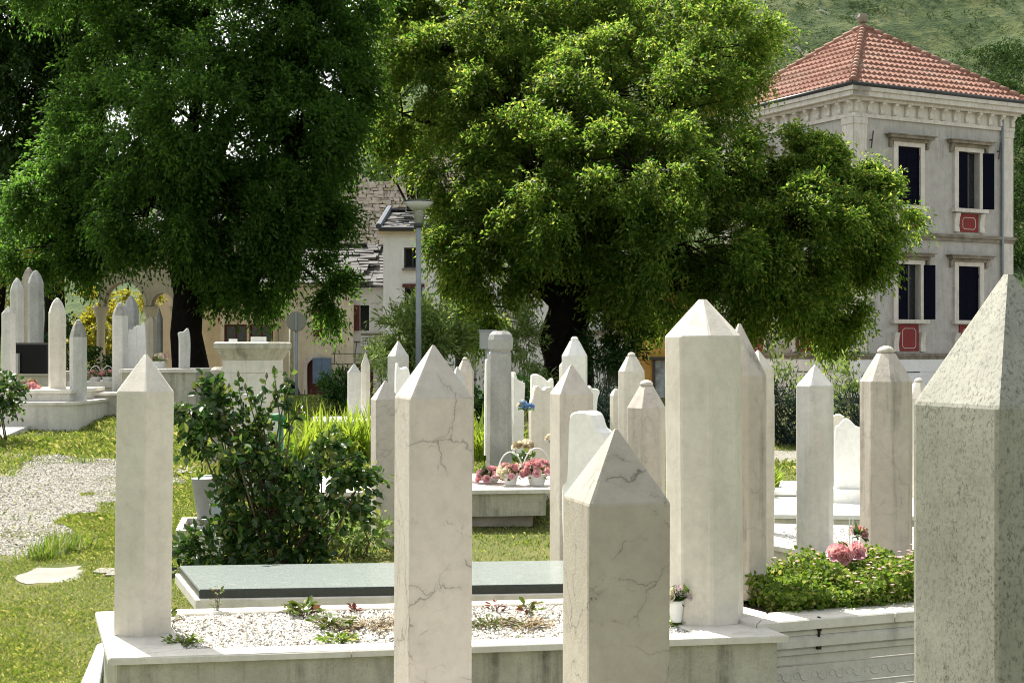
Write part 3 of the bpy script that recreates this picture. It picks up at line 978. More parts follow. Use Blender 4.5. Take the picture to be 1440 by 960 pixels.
# stone arcade behind the left graves
arc_ = empty('stone_arcade', P(210, 530, 34), 'beige stone arcade with round arch on carved columns', 'arcade')
d = 34
m = MB()
for pxs in (142, 212, 250):
    x = (pxs - CX) / F * d
    c_ = MB()
    c_.lathe([(.16, -.4), (.16, .0), (.11, .06), (.10, 2.25), (.12, 2.3), (.11, 2.35), (.19, 2.6), (.2, 2.66)], 12, (x, d, .0))
    c_.build('column', M['beige'], arc_, True)
for a_, b_ in ((142, 212), (212, 250)):
    xc, ra = ((a_ + b_) / 2 - CX) / F * d, (b_ - a_) / 2 / F * d * .82
    xo = (b_ - a_) / 2 / F * d
    zs = 2.67
    n = 16
    inner = [(xc + ra * math.cos(math.pi * i / n), zs + ra * 1.15 * math.sin(math.pi * i / n)) for i in range(n + 1)]
    outer = []
    for i in range(n + 1):
        c1, s1 = math.cos(math.pi * i / n), math.sin(math.pi * i / n)
        k_ = min(xo / max(abs(c1), 1e-4), .95 / max(s1, 1e-4))
        outer.append((xc + k_ * c1, zs + k_ * s1))
    for i in range(n):
        pl = [inner[i], outer[i], outer[i + 1], inner[i + 1]]
        m.extrude(pl, .36, Matrix.Translation((0, d, 0)))
    ring = MB()
    for i in range(n):
        (x1, z1), (x2, z2) = inner[i], inner[i + 1]
        e = 1.13
        ring.extrude([(x1, z1), (xc + (x1 - xc) * e, zs + (z1 - zs) * e), (xc + (x2 - xc) * e, zs + (z2 - zs) * e), (x2, z2)], .44, Matrix.Translation((0, d, 0)))
    ring.build('arch_moulding', M['beige'], arc_)
m.build('arch_wall', M['beige'], arc_)
m = MB()
m.box(((196 - CX) / F * d, d, 3.71), (2.1, .5, .16))
m.build('cornice', M['beige'], arc_)
# cream pier beside the arcade
pr = empty('gate_pier', P(300, 560, 36), 'plain tan rendered pier just right of the dark trunk', 'pier')
m = MB()
m.box(((300 - CX) / F * 36, 36, 1.0), (.46, .46, 3.4))
m.build('shaft', M['plaster_tan'], pr)
m = MB()
m.box(((300 - CX) / F * 36, 36, 2.78), (.58, .58, .14))
m.build('cap', M['trim'], pr)
# street edge: balustrade, wall, rail
bl = empty('white_balustrade', P(855, 560, 33), 'short white railing with thin uprights behind the pillars', 'railing')
m = MB()
x0, x1 = (838 - CX) / F * 33, (872 - CX) / F * 33
for i in range(11):
    m.box((x0 + (x1 - x0) * i / 10, 33, .35), (.022, .03, .75))
m.build('uprights', M['white_paint'], bl)
m = MB()
m.box(((x0 + x1) / 2, 33, .74), (x1 - x0 + .08, .06, .06))
m.build('top_rail', M['white_paint'], bl)
rl = empty('iron_railing', P(400, 570, 30), 'thin dark iron railing along the street before the cream house', 'railing')
m = MB()
x0, x1 = (385 - CX) / F * 30, (455 - CX) / F * 30
for i in range(9):
    m.tube([(x0 + (x1 - x0) * i / 8, 30, -.5), (x0 + (x1 - x0) * i / 8, 30, .78)], .012, 5)
m.build('posts', M['iron'], rl)
m = MB()
for z in (.76, .4):
    m.tube([(x0, 30, z), (x1, 30, z - .14)], .013, 5)
m.build('rails', M['iron'], rl)

# --- street lamp, sign, poles
LD = 24.0
lp = P(588.5, 560, LD)
lz = float(gh(lp.x, LD))
lamp = empty('street_lamp', (lp.x, LD, lz), 'grey street lamp with flat conical hood and clear cylinder', 'street lamp')
zt = P(588, 282, LD).z
m = MB()
m.tube([(lp.x, LD, lz - .1), (lp.x, LD, zt - .46)], [.052, .045], 12)
m.build('pole', M['metal_grey'], lamp, True)
m = MB()
m.lathe([(.06, 0), (.075, .02), (.075, .07), (.06, .08)], 14, (lp.x, LD, zt - .46))
m.build('collar', M['metal_dark'], lamp, True)
m = MB()
m.lathe([(.066, 0), (.09, .22), (.10, .228)], 14, (lp.x, LD, zt - .40))
g = NG('lamp_diffuser')
m.build('diffuser', g.done(g.bsdf((.62, .64, .60), .15, None, .5, **{'Transmission Weight': .55})), lamp, True)
m = MB()
m.lathe([(.04, 0), (.045, .13)], 10, (lp.x, LD, zt - .385))
m.build('bulb', M['white_paint'], lamp)
m = MB()
m.lathe([(.262, .052), (.27, .056), (.18, .085), (.05, .10), (.01, .105)], 24, (lp.x, LD, zt - .08))
m.build('hood', M['metal_dark'], lamp, True)
SD = 25.2
m = MB()
m.lathe([(.105, 0), (.26, .135), (.255, .138), (.1, .02)], 24, (lp.x, LD, zt - .168))
m.build('reflector', plain('lamp_reflector', (.50, .51, .48), .4, .1), lamp, True)
sp_ = P(417, 452, SD)
sgn = empty('road_sign', (sp_.x, SD, float(gh(sp_.x, SD))), 'back of a round grey traffic sign on its pole', 'sign')
m = MB()
m.tube([(sp_.x, SD, .5), (sp_.x, SD, sp_.z + .1)], .028, 8)
m.build('pole', M['metal_grey'], sgn, True)
m = MB()
m.lathe([(.178, 0), (.178, .010), (.166, .016)], 28, (0, 0, 0), Matrix.Translation((sp_.x, SD - .035, sp_.z)) @ Matrix.Rotation(R(90), 4, 'X'))
g = NG('sign_back')
m.build('disc', g.done(g.bsdf((.20, .20, .15), .6)), sgn)
m = MB()
m.box((sp_.x, SD - .062, sp_.z), (.03, .02, .30))
m.build('bracket', M['metal_grey'], sgn)
pp = P(410, 500, 32.8)
pl_ = empty('sign_post', (pp.x, 32.8, -.4), 'thicker bare post standing just behind the round sign', 'post')
m = MB()
m.tube([(pp.x, 32.8, -.7), (pp.x, 32.8, P(0, 440, 32.8).z)], .06, 8)
m.build('shaft', plain('weathered_post', (.34, .32, .24), .8), pl_, True)
tp = P(666, 500, 33)
po = empty('twin_pole', (tp.x, 33, -.3), 'pale grey steel pole rising into the foliage beside the white house', 'pole')
m = MB()
m.tube([(tp.x, 33, -.6), (tp.x, 33, 5)], .065, 8)
m.build('shaft', M['metal_grey'], po, True)
m = MB()
for z in (.9, 1.9, 2.6):
    m.lathe([(.08, 0), (.08, .06)], 8, (tp.x, 33, z))
m.build('clamps', M['metal_dark'], po)
cd_ = 20.0
cb = P(686, 478, cd_)
cab = empty('utility_cabinet', (cb.x, cd_, float(gh(cb.x, cd_))), 'grey metal utility box on a post behind the granite pillar', 'cabinet')
m = MB()
m.box((cb.x, cd_, cb.z), (.23, .14, .25))
m.build('box', plain('cabinet_grey', (.30, .31, .31), .5, .1), cab)
m = MB()
m.box((cb.x, cd_, cb.z + .135), (.26, .17, .02))
m.build('lid', M['metal_grey'], cab)
m = MB()
m.box((cb.x, cd_, (cb.z - .126 + .4) / 2), (.07, .07, cb.z - .126 - .4))
m.build('post', M['metal_grey'], cab)
bn = P(410, 547, 31.5)
bn_ = empty('rubbish_bag', (bn.x, 31.5, .2), 'black sack hanging on the railing below the round sign', 'bag')
m = MB()
m.lathe([(.03, .5), (.12, .42), (.2, .2), (.22, .05), (.1, -.05), (.02, -.08)][::-1], 10, (bn.x, 31.5, .45))
m.build('sack', M['black'], bn_, True)

# ------------------------------------------------------------------ graves
def pillar(label, cx, d, by, sy, ay, wpx, n=4, al=0, cap='point', mat='marble', group=None, zb=None, tilt=0, nm='headstone_pillar', flat=.05, taper=1.0, knob=.30, capmat=None):
    """prismatic headstone. al: angle of one corner from the line of sight; widths and heights read off the photograph at distance d"""
    x = (cx - CX) / F * d
    z0 = zb if zb is not None else EYE + (HY - by) / F * d
    zs, za = EYE + (HY - sy) / F * d, EYE + (HY - ay) / F * d
    root = empty(nm, (x, d, z0), label, 'headstone', group)
    yaw = -math.atan2(x, d)
    ang = [R(-90) + R(al) + 2 * math.pi * k / n for k in range(n)]
    ext = max(math.cos(a) for a in ang) - min(math.cos(a) for a in ang)
    Rr = wpx / F * d / ext
    def ring(s, z):
        out = []
        base = [(Rr * s * math.cos(a), Rr * s * math.sin(a)) for a in ang]
        c = min(.012, Rr * .05) / max(Rr, .01) * (s if s > .3 else .3)
        for i in range(n):
            pv, cu, nx_ = base[i - 1], base[i], base[(i + 1) % n]
            for q, t in ((pv, c), (None, 0), (nx_, c)):
                if q is None:
                    ex = cu
                    out.append((cu[0] * (1 - c * .35), cu[1] * (1 - c * .35), z))
                else:
                    out.append((cu[0] + (q[0] - cu[0]) * t, cu[1] + (q[1] - cu[1]) * t, z))
        return out
    T = Matrix.Translation((x, d, z0)) @ Matrix.Rotation(R(tilt), 4, 'Y') @ Matrix.Rotation(yaw, 4, 'Z')
    h, hs_ = za - z0, zs - z0
    m = MB()
    m.loft([ring(taper, 0), ring(1, hs_)], T, top=False)
    m.build('shaft', M[mat], root)
    m = MB()
    if cap == 'point':
        m.loft([ring(1, hs_), ring(.985, hs_ + .006), ring(flat, h)], T, bot=False)
    elif cap == 'round':
        m.loft([ring(1, hs_), ring(.84, hs_ + (h - hs_) * .32), ring(.58, hs_ + (h - hs_) * .68), ring(.24, hs_ + (h - hs_) * .95), ring(.10, h)], T, bot=False)
    else:
        hk = hs_ + (h - hs_) * .78
        m.loft([ring(1, hs_), ring(.36, hk)], T, bot=False)
    m.build('cap', M[capmat or mat], root)
    if cap == 'knob':
        m = MB()
        rk = Rr * knob
        m.lathe([(rk * .8, 0), (rk * 1.0, .25 * (h - hk)), (rk * .95, .5 * (h - hk)), (rk * .7, .8 * (h - hk)), (rk * .3, 1.0 * (h - hk))], 16, (0, 0, hk - .001), T)
        m.build('knob', M[mat], root, True)
    return root
def quad_z(pts, z):
    return [Gz(px, py, z) for px, py in pts]
def inset(q, m_):
    """shrink a plan quad by m_ metres"""
    n = len(q)
    out = []
    for i in range(n):
        a, b, c = q[i - 1], q[i], q[(i + 1) % n]
        e1, e2 = (b - a).normalized(), (c - b).normalized()
        n1, n2 = Vector((-e1.y, e1.x, 0)), Vector((-e2.y, e2.x, 0))
        k = m_ / max(.3, 1 + n1.dot(n2))
        out.append(b + (n1 + n2) * k)
    return out
def chamf(m, q, z0, z1, ch=.006):
    qi = inset(q, ch)
    m.loft([[(p.x, p.y, z0) for p in q], [(p.x, p.y, z1 - ch) for p in q], [(p.x, p.y, z1) for p in qi]])
def inset_w(q, ws):
    out = []
    for i in range(4):
        a, b, c = q[i - 1], q[i], q[(i + 1) % 4]
        e1, e2 = (b - a).normalized(), (c - b).normalized()
        sn = abs(e1.x * e2.y - e1.y * e2.x)
        out.append(b - e1 * (ws[i] / sn) + e2 * (ws[i - 1] / sn))
    return out
def frame_tomb(root, q, z, th, wd, mat, lip=.02, joints=()):
    """four rim stones round an open bed"""
    qi = inset_w(q, wd) if hasattr(wd, '__len__') else inset(q, wd)
    for i in range(4):
        a, b, c, d = q[i], q[(i + 1) % 4], qi[(i + 1) % 4], qi[i]
        cuts = [0.0, 1.0]
        L = (b - a).length
        if L > 1.6:
            cuts = [0.0, .34 if i == 0 else .5, 1.0]
        for t0, t1 in zip(cuts[:-1], cuts[1:]):
            e = .0025 / L
            u0, u1 = t0 + e, t1 - e
            m = MB()
            chamf(m, [a.lerp(b, u0), a.lerp(b, u1), d.lerp(c, u1), d.lerp(c, u0)], z - th, z)
            m.build('rim_stone', M[mat], root)
    return qi
def pebbles(name, label, q, z, n, r, seed, mat='gravel', keep=None):
    rng = np.random.default_rng(seed)
    a, b, c, d = [np.array(p) for p in q]
    u, v = rng.uniform(0, 1, (n, 1)), rng.uniform(0, 1, (n, 1))
    pos = (a * (1 - u) + b * u) * (1 - v) + (d * (1 - u) + c * u) * v
    if keep is not None:
        pos = pos[keep(pos[:, 0], pos[:, 1])]
        n = len(pos)
        z = gh(pos[:, 0], pos[:, 1])
    pos[:, 2] = z + rng.uniform(-.3, .5, n) * r
    oc = np.array([[1, 0, 0], [-1, 0, 0], [0, 1, 0], [0, -1, 0], [0, 0, 1], [0, 0, -1.0], [.6, .6, .5], [-.6, .6, .5], [.6, -.6, .5], [-.6, -.6, .5]])
    fc = np.array([[4, 6, 0], [4, 8, 0], [0, 6, 2], [6, 4, 2], [4, 7, 2], [7, 1, 2], [7, 4, 1], [4, 9, 1], [1, 9, 3], [9, 4, 3], [4, 8, 3], [8, 0, 3]])
    s = r * rng.uniform(.5, 1.4, (n, 1, 1)) * rng.uniform(.6, 1.1, (n, 1, 3))
    th = rng.uniform(0, 6.28, n)
    V = oc[None] * s + rng.normal(size=(n, 10, 3)) * r * .12
    cs, sn = np.cos(th)[:, None], np.sin(th)[:, None]
    V = np.stack([V[..., 0] * cs - V[..., 1] * sn, V[..., 0] * sn + V[..., 1] * cs, V[..., 2]], -1) + pos[:, None]
    Fc = (fc[None] + (np.arange(n) * 10)[:, None, None]).reshape(-1, 3)
    o = npmesh(name, V.reshape(-1, 3), Fc, M[mat])
    return tag(o, label, 'gravel', kind='stuff')
NP = 'pale marble pillar headstones with pointed caps'
# front grave
ZT = .45
q = quad_z([(152, 925), (1110, 893)], ZT)
bl_ = Gz(134, 859.5, ZT)
q = [q[0], q[1], q[1] + (bl_ - q[0]), bl_]
grave = empty('grave', (q[0] + q[2]) / 2 - Vector((0, 0, ZT)), 'big raised grave of pale slabs holding white gravel and weeds in front', 'grave', 'raised graves')
m = MB()
qb = inset(q, .035)
chamf(m, qb, -.05, ZT - .028)
m.build('body', M['tomb_wall'], grave)
qi = frame_tomb(grave, q, ZT, .028, (.13, .34, .10, .30), 'tomb_slab')
FRONT = qi
m = MB()
m.prism(qi, ZT - .06, ZT - .022)
m.build('gravel_bed', M['gravel'], grave)
pebbles('gravel', 'white marble chippings filling the front grave', qi, ZT - .018, 15000, .0085, 21, 'chips')
lr = np.random.default_rng(71)
la, lb, lc_, ld2 = [np.array(p_) for p_ in qi]
uu, vv = lr.uniform(0, 1, (520, 1)), lr.uniform(0, 1, (520, 1))
lp = (la * (1 - uu) + lb * uu) * (1 - vv) + (ld2 * (1 - uu) + lc_ * uu) * vv
lp[:, 2] = ZT - .006
V, Fc = leaf_oval(lp, np.stack([lr.normal(size=520), lr.normal(size=520), lr.uniform(-.1, .2, 520)], -1), .017, .008, lr, .85)
tag(npmesh('leaf_litter', V, Fc, M['dry_litter']), 'dry brown leaf litter strewn over the white chippings', 'leaf litter', kind='stuff')
# low paving kerb beside it
pk = Gz(128, 930, .06)
m = MB()
k4 = [Gz(112, 962, .06), Gz(140, 960, .06), Gz(150, 900, .06), Gz(136, 905, .06)]
chamf(m, k4, -.05, .06)
tag(m.build('kerb_slab', M['bluish']), 'narrow bluish white slab lying against the left side of the front grave', 'slab')

# granite topped grave behind
Zg = .40
f0, b0, f1 = Gz(280, 829, Zg), Gz(252, 795.5, Zg), Gz(930, 819, Zg)
q = [f0, f1, f1 + (b0 - f0), b0]
grave2 = empty('grave', (q[0] + q[2]) / 2 - Vector((0, 0, Zg)), 'closed grave under a polished dark granite slab', 'grave', 'raised graves')
gg = NG('polished_granite_sky_tint')
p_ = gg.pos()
cg = gg.mix(gg.ramp(gg.noise(p_, 220, 4, .8), [(.45, 0), (.62, 1)]), (.16, .19, .178), (.31, .34, .325))  # reflected sky mixed into the base colour, paler than the dark stone
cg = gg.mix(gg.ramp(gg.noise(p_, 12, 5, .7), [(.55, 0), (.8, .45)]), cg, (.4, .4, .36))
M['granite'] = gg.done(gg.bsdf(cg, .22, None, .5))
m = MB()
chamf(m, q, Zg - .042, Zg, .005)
m.build('granite_slab', plain('granite_edge_no_sky', (.035, .042, .038), .4, .3, 60), grave2)  # same granite in its dark tone, without the painted sky reflection
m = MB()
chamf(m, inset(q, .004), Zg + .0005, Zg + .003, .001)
m.build('sky_tinted_top', M['granite'], grave2)
m = MB()
chamf(m, inset(q, -.02), Zg - .10, Zg - .0445)
m.build('marble_slab', M['tomb_slab'], grave2)
m = MB()
chamf(m, inset(q, .14), -.05, Zg - .102)
m.build('body', M['plinth'], grave2)

# right grave with mouldings and flowers
Zr = .47
a0, a1 = Gz(1064, 876, Zr), Gz(1286, 858, Zr)
u_ = (a1 - a0).normalized()
v_ = Vector((-u_.y, u_.x, 0))
v_ = (v_ + u_ * -.12).normalized()
q = [a0, a0 + u_ * 2.1, a0 + u_ * 2.1 + v_ * 1.15, a0 + v_ * 1.15]
grave3 = empty('grave', (q[0] + q[2]) / 2 - Vector((0, 0, Zr)), 'moulded white grave overflowing with green and pink flowering plants', 'grave', 'raised graves')
qi3 = frame_tomb(grave3, q, Zr, .045, .20, 'tomb_slab')
m = MB()
for z0, z1, ins in ((.395, .4235, .025), (.345, .393, .015), (.31, .343, .035)):
    chamf(m, inset(q, ins), z0, z1, .012)
m.build('moulding', M['plinth'], grave3)
m = MB()
qb3 = inset(q, .05)
chamf(m, qb3, -.05, .308)
body3 = m.build('body', M['plinth'], grave3)
m = MB()
rel = MB()
e1 = (qb3[1] - qb3[0])
L = e1.length
e1 = e1.normalized()
nrm_ = Vector((e1.y, -e1.x, 0))
for i in range(44):
    t = .05 + i * .046
    if t > L - .05:
        break
    c = qb3[0] + e1 * t + nrm_ * -.0012 + Vector((0, 0, .215 - Zr))
    r0 = .020 if i % 2 else .027
    pts = []
    for k in range(15):
        a = k / 14 * math.pi * (1.75 if i % 3 else 2.0) + (0 if i % 2 else math.pi)
        rr_ = r0 * (1 - .035 * k)
        pts.append(c + e1 * math.cos(a) * rr_ + Vector((0, 0, math.sin(a) * rr_)))
    rel.tube(pts, [.0045 * (1 - .03 * k) for k in range(15)], 5)
for zz in (.262, .165, .135):
    rel.tube([qb3[0] + e1 * .03 + nrm_ * -.002 + Vector((0, 0, zz - Zr)), qb3[0] + e1 * (L - .03) + nrm_ * -.002 + Vector((0, 0, zz - Zr))], .005, 5)
rel.build('carved_relief', M['plinth'], body3, True)
m = MB()
m.prism(qi3, Zr - .08, Zr - .03)
m.build('soil', plain('soil', (.06, .045, .03), .95, .4), grave3)
jr = random.Random(4)
m = MB()
for i in range(9):
    zz = Zr - .004 - i * .016
    c_ = Gz(1153, 868, Zr) + nrm_ * (-.003 if i < 3 else -.015) + e1 * jr.uniform(-.006, .006)
    m.box((c_.x, c_.y, zz), (jr.uniform(.006, .020), .017, .0175), rz=math.atan2(e1.y, e1.x))
m.build('open_joint', plain('joint_dirt', (.022, .015, .012), .95, .4, 40), grave3)
BED = qi3

# near grave just below the picture carrying the two nearest veined pillars
q = [Vector((-.62, 3.0, 0)), Vector((.55, 2.75, 0)), Vector((.70, 4.45, 0)), Vector((-.47, 4.75, 0))]
grave4 = empty('grave', (.04, 3.74, 0), 'grave under the two veined pillars nearest the viewer', 'grave', 'raised graves')
m = MB()
chamf(m, inset(q, .04), -.05, .41)
m.build('body', M['tomb_wall'], grave4)
qi4 = frame_tomb(grave4, q, .45, .038, .3, 'tomb_slab')
m = MB()
m.prism(qi4, .38, .425)
m.build('gravel_bed', M['gravel'], grave4)

# foreground pillars
pillar('tall hexagonal cream pillar at the left corner of the front grave', 200.5, 6.05, 890, 551, 498, 77, 6, 0, mat='marble', group=NP, tilt=.7, zb=.45)
pillar('square marble pillar with grey veins left of the shorter cracked pillar', 607.5, 4.4, 1035, 560, 485, 111, 4, -29.5, mat='marble_vein', group=NP, zb=.45, tilt=.2, flat=.03)
pillar('shorter square pillar with dark cracks in its pyramid cap', 864, 3.4, 1100, 704, 603, 152, 4, -25.5, mat='marble_crack', group=NP, zb=.45, tilt=.2, flat=.03)
pillar('wide octagonal cream pillar with blunt cap at the right end of the front grave', 992, 6.32, 872, 474, 421, 107, 8, 10, mat='marble', group=NP, zb=.45, tilt=-.5, flat=.10)
pillar('huge lichen blackened pillar nearest the camera at the edge of the picture', 1418, 2.3, 1800, 571, 386, 262, 4, -5, mat='weathered', group=NP, zb=.0, tilt=.0, flat=.05)
pillar('stained pillar with black streaked cap tucked behind the wide octagonal pillar', 1040, 6.8, 850, 528, 455, 75, 8, 20, mat='marble_streak', group=NP, zb=.47)
pillar('slim pillar edge showing behind the black streaked cap', 1066, 8.2, 800, 520, 492, 44, 6, 10, mat='marble', group=NP, zb=.3)
pillar('small pale pillar showing as a sliver by the dark lavender bush', 1076, 9.5, 780, 556, 540, 26, 6, 10, mat='marble', group=NP, zb=.1)
pillar('clean greyish pillar with low pointed cap left of the knobbed stained pillar', 1146, 8.75, 768, 543, 513, 52, 6, -14, mat='marble_grey', group=NP, zb=.42)
pillar('knobbed stained pillar behind the pink flowers', 1246, 8.0, 797, 536, 486, 72, 8, 12, cap='knob', mat='marble_streak', group=NP, zb=.42, knob=.33)
pillar('thin knobbed pillar peeping out right of the stained knobbed pillar', 1292, 12, 720, 560, 531, 40, 8, 12, cap='knob', mat='marble', group=NP, zb=.2)
pillar('slender pillar left of and partly behind the veined pillar', 542, 10.9, 755, 562, 535, 42, 4, -32, mat='marble_vein', group=NP, zb=.12)
pillar('white pointed pillar rising behind the slender pillar', 560, 15, 680, 501, 479, 30, 4, -15, mat='marble_grey', group=NP, zb=.3)
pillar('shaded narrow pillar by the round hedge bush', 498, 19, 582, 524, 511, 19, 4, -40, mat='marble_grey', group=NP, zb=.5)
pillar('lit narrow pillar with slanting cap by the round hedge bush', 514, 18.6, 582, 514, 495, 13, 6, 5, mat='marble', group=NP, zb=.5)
pillar('knobbed tan pillar behind the right edge of the veined pillar', 654, 14, 700, 522, 502, 25, 8, 10, cap='knob', mat='marble_warm', group=NP, zb=.3)
pillar('small pointed pillar tip seen over the slope of the veined pillar', 643, 12.5, 700, 535, 515, 24, 4, -20, mat='marble_grey', group=NP, zb=.2)
pillar('warm cream pointed pillar standing right of the rose baskets', 803.5, 8.9, 790, 554, 513, 62, 4, -27, mat='marble_warm', group=NP, zb=.30)
pillar('knobbed white pillar in front of the massive black trunk', 808, 14.5, 700, 500, 473, 36, 8, 12, cap='knob', mat='marble_white', group=NP, zb=.3)
pillar('low side pillar left of the knobbed white pillar', 795, 15, 700, 515, 503, 18, 4, -20, mat='marble', group=NP, zb=.3)
pillar('plain knobbed pillar standing left of the wide octagonal pillar', 909, 9.4, 760, 573, 534, 54, 6, -12, cap='knob', mat='marble_warm', group=NP, zb=.1, knob=.34)
pillar('farther knobbed pillar below the orange building', 888, 13.2, 700, 522, 495, 37, 8, 12, cap='knob', mat='marble', group=NP, zb=.25)
pillar('blunt low pillar at the left side of the farther knobbed pillar', 866, 14, 690, 556, 546, 17, 4, -20, cap='round', mat='marble', group=NP, zb=.3)

# left terrace group
NL = 'headstones on the left terrace'
pillar('weathered pillar with dark tip beside the dark gravestone', 12, 20.5, 545, 441, 430, 19, 6, 10, mat='marble_grey', capmat='marble_sooty', group=NL, zb=1.0, nm='headstone_pillar')
pillar('tall round topped slab pillar behind the dark tipped pillar', 24, 23, 530, 408, 391, 18, 6, 5, cap='round', mat='marble_grey', group=NL, zb=.8)
pillar('ruined rough stone shaft with jagged top', 40, 23.5, 530, 392, 376, 18, 5, 15, cap='round', mat='ruin', group=NL, zb=.8)
pillar('tall grey slab pillar right of the jagged shaft', 50, 22.6, 530, 398, 380, 22, 6, 20, cap='round', mat='granite_grey', group=NL, zb=.8)
pillar('bright cream round topped pillar at the corner of the stepped grave', 80.5, 20, 547, 440, 419, 24, 6, 12, cap='round', mat='marble', group=NL, zb=1.07)
pillar('sooty tipped pillar on the lower step of the stepped grave', 110, 19.7, 570, 474, 449, 24, 6, 25, cap='round', mat='marble_grey', capmat='marble_sooty', group=NL, zb=.60)
pillar('mottled white pillar with dark cap left of the pointed cream pillar', 169, 21.5, 540, 444, 425, 22, 6, 15, cap='round', mat='marble_grey', capmat='marble_sooty', group=NL, zb=.95)
pillar('shaded pillar with round head behind the mottled white pillar', 184, 24, 530, 436, 416, 22, 6, 20, cap='round', mat='granite_grey', group=NL, zb=.8)
pillar('pale tan round topped pillar before the arcade columns', 213, 26, 520, 455, 444, 14, 6, 20, cap='round', mat='beige', group=NL, zb=.7)
pillar('thin bluish pointed pillar beneath the arch', 224, 27, 520, 448, 432, 10, 6, 20, mat='granite_grey', group=NL, zb=.5)

def carved(label, outline, d, th, zb, mat='marble_white', group=None, yaw=0, nm='carved_headstone', base=None):
    """slab headstone with outline in picture pixels at distance d"""
    cx = sum(p[0] for p in outline) / len(outline)
    x0 = (cx - CX) / F * d
    root = empty(nm, (x0, d, zb), label, 'headstone', group)
    pl = [((p[0] - cx) / F * d, max(zb, EYE + (HY - p[1]) / F * d)) for p in outline]
    m = MB()
    T = Matrix.Translation((x0, d, 0)) @ Matrix.Rotation(R(yaw), 4, 'Z')
    n = len(pl)
    c0 = (sum(p[0] for p in pl) / n, sum(p[1] for p in pl) / n)
    ins = [(c0[0] + (p[0] - c0[0]) * .93, c0[1] + (p[1] - c0[1]) * .97) for p in pl]
    rings = [[(p[0], -th / 2, p[1]) for p in ins], [(p[0], -th / 2 + .012, p[1]) for p in pl], [(p[0], th / 2 - .012, p[1]) for p in pl], [(p[0], th / 2, p[1]) for p in ins]]
    m.loft(rings, T)
    m.build('slab', M[mat], root)
    xs_ = [p[0] for p in pl]
    m = MB()
    m.box(((min(xs_) + max(xs_)) / 2, 0, zb + .03), (max(xs_) - min(xs_) + .06, th + .08, .12), T)
    m.build('foot', M[mat], root)
    return root
def curve(pts, n=5):
    """smooth closed-ish outline through points (Catmull-Rom), last segment left straight"""
    out = []
    k = len(pts)
    for i in range(k - 1):
        p0, p1, p2, p3 = [Vector((*pts[max(0, min(k - 1, j))], 0)) for j in (i - 1, i, i + 1, i + 2)]
        for s in range(n):
            t = s / n
            q_ = .5 * ((2 * p1) + (p2 - p0) * t + (2 * p0 - 5 * p1 + 4 * p2 - p3) * t * t + (3 * p1 - p0 - 3 * p2 + p3) * t ** 3)
            out.append((q_.x, q_.y))
    out.append(tuple(pts[-1]))
    return out
CV = 'carved white headstones'
carved('gleaming white scroll topped headstone behind the cracked cap', curve([(797, 780), (795, 690), (803, 672), (806, 600), (812, 580), (838, 580), (848, 600), (858, 610), (862, 640), (864, 780)]), 7.9, .16, .30, group=CV, yaw=-30)
carved('pinkish white headstone with scalloped top behind the pink rose baskets', curve([(746, 690), (744, 580), (748, 555), (752, 542), (762, 548), (770, 544), (776, 560), (775, 690)]), 13.2, .09, .25, 'marble', CV, 20)
carved('white headstone with flaring wing top before the big trunk', curve([(748, 680), (746, 545), (750, 526), (762, 530), (770, 536), (777, 533), (778, 560), (780, 680)]), 15, .09, .3, 'marble_white', CV, 15)
carved('narrow white headstone with curled shoulder beside the rough granite pillar', curve([(720, 640), (719, 530), (724, 533), (730, 536), (736, 541), (735, 560), (733, 640)]), 14.5, .12, .3, 'marble_white', CV, 25)
carved('slim white slab left of the rough granite pillar', curve([(681, 640), (682, 520), (685, 505), (692, 505), (694, 640)]), 14.9, .08, .3, 'marble_white', CV, 10)
carved('white slab headstone peeping right of the warm cream pillar', curve([(826, 660), (826, 552), (832, 546), (842, 550), (838, 570), (836, 660)]), 12.5, .08, .2, 'marble_white', CV, 15)
carved('bright gothic pointed white headstone left of the knobbed stained pillar', curve([(1174, 700), (1174, 610), (1180, 597), (1190, 588), (1202, 598), (1212, 612), (1214, 700)]), 11.6, .10, .42, 'marble_white', CV, -15)
carved('rounded cream headstone half hidden behind the gothic white one', curve([(1164, 700), (1164, 600), (1172, 584), (1184, 584), (1188, 600), (1188, 700)]), 12.4, .12, .42, 'marble', CV, -15)
carved('small white broken topped marker beside the mottled pillar', curve([(181, 540), (181, 470), (186, 464), (192, 464), (192, 540)]), 21.8, .12, .9, 'marble_white', CV, 10)
carved('taller white marker with crown top left of the flower pot', curve([(190, 510), (191, 462), (197, 458), (204, 457), (206, 510)]), 22, .14, .9, 'marble_white', CV, 10)
carved('grey curling marker in front of the dark left trunk', curve([(252, 522), (252, 480), (251, 468), (258, 466), (264, 462), (267, 480), (266, 522)]), 21, .14, 1.2, 'marble_grey', CV, 20)
carved('white block marker behind the slender pillar', curve([(556, 640), (556, 520), (562, 518), (576, 528), (574, 640)]), 12.6, .14, .15, 'marble_white', CV, 10)

# rough granite pillar with capital
gpd = 14.2
gx = (702 - CX) / F * gpd
gr_ = empty('granite_column', (gx, gpd, .3), 'rough grey granite column with worn capital beside daylilies', 'column')
m = MB()
m.lathe([(.135, 0), (.125, .5), (.12, P(0, 497, gpd).z - .3)], 8, (gx, gpd, .3))
m.build('shaft', M['granite_grey'], gr_)
m = MB()
zc = P(0, 497, gpd).z
m.lathe([(.118, 0), (.10, .02), (.125, .05), (.13, .14), (.115, .19), (.085, .22), (.07, .225)], 9, (gx + .01, gpd, zc - .002))
m.build('capital', M['granite_grey'], gr_)

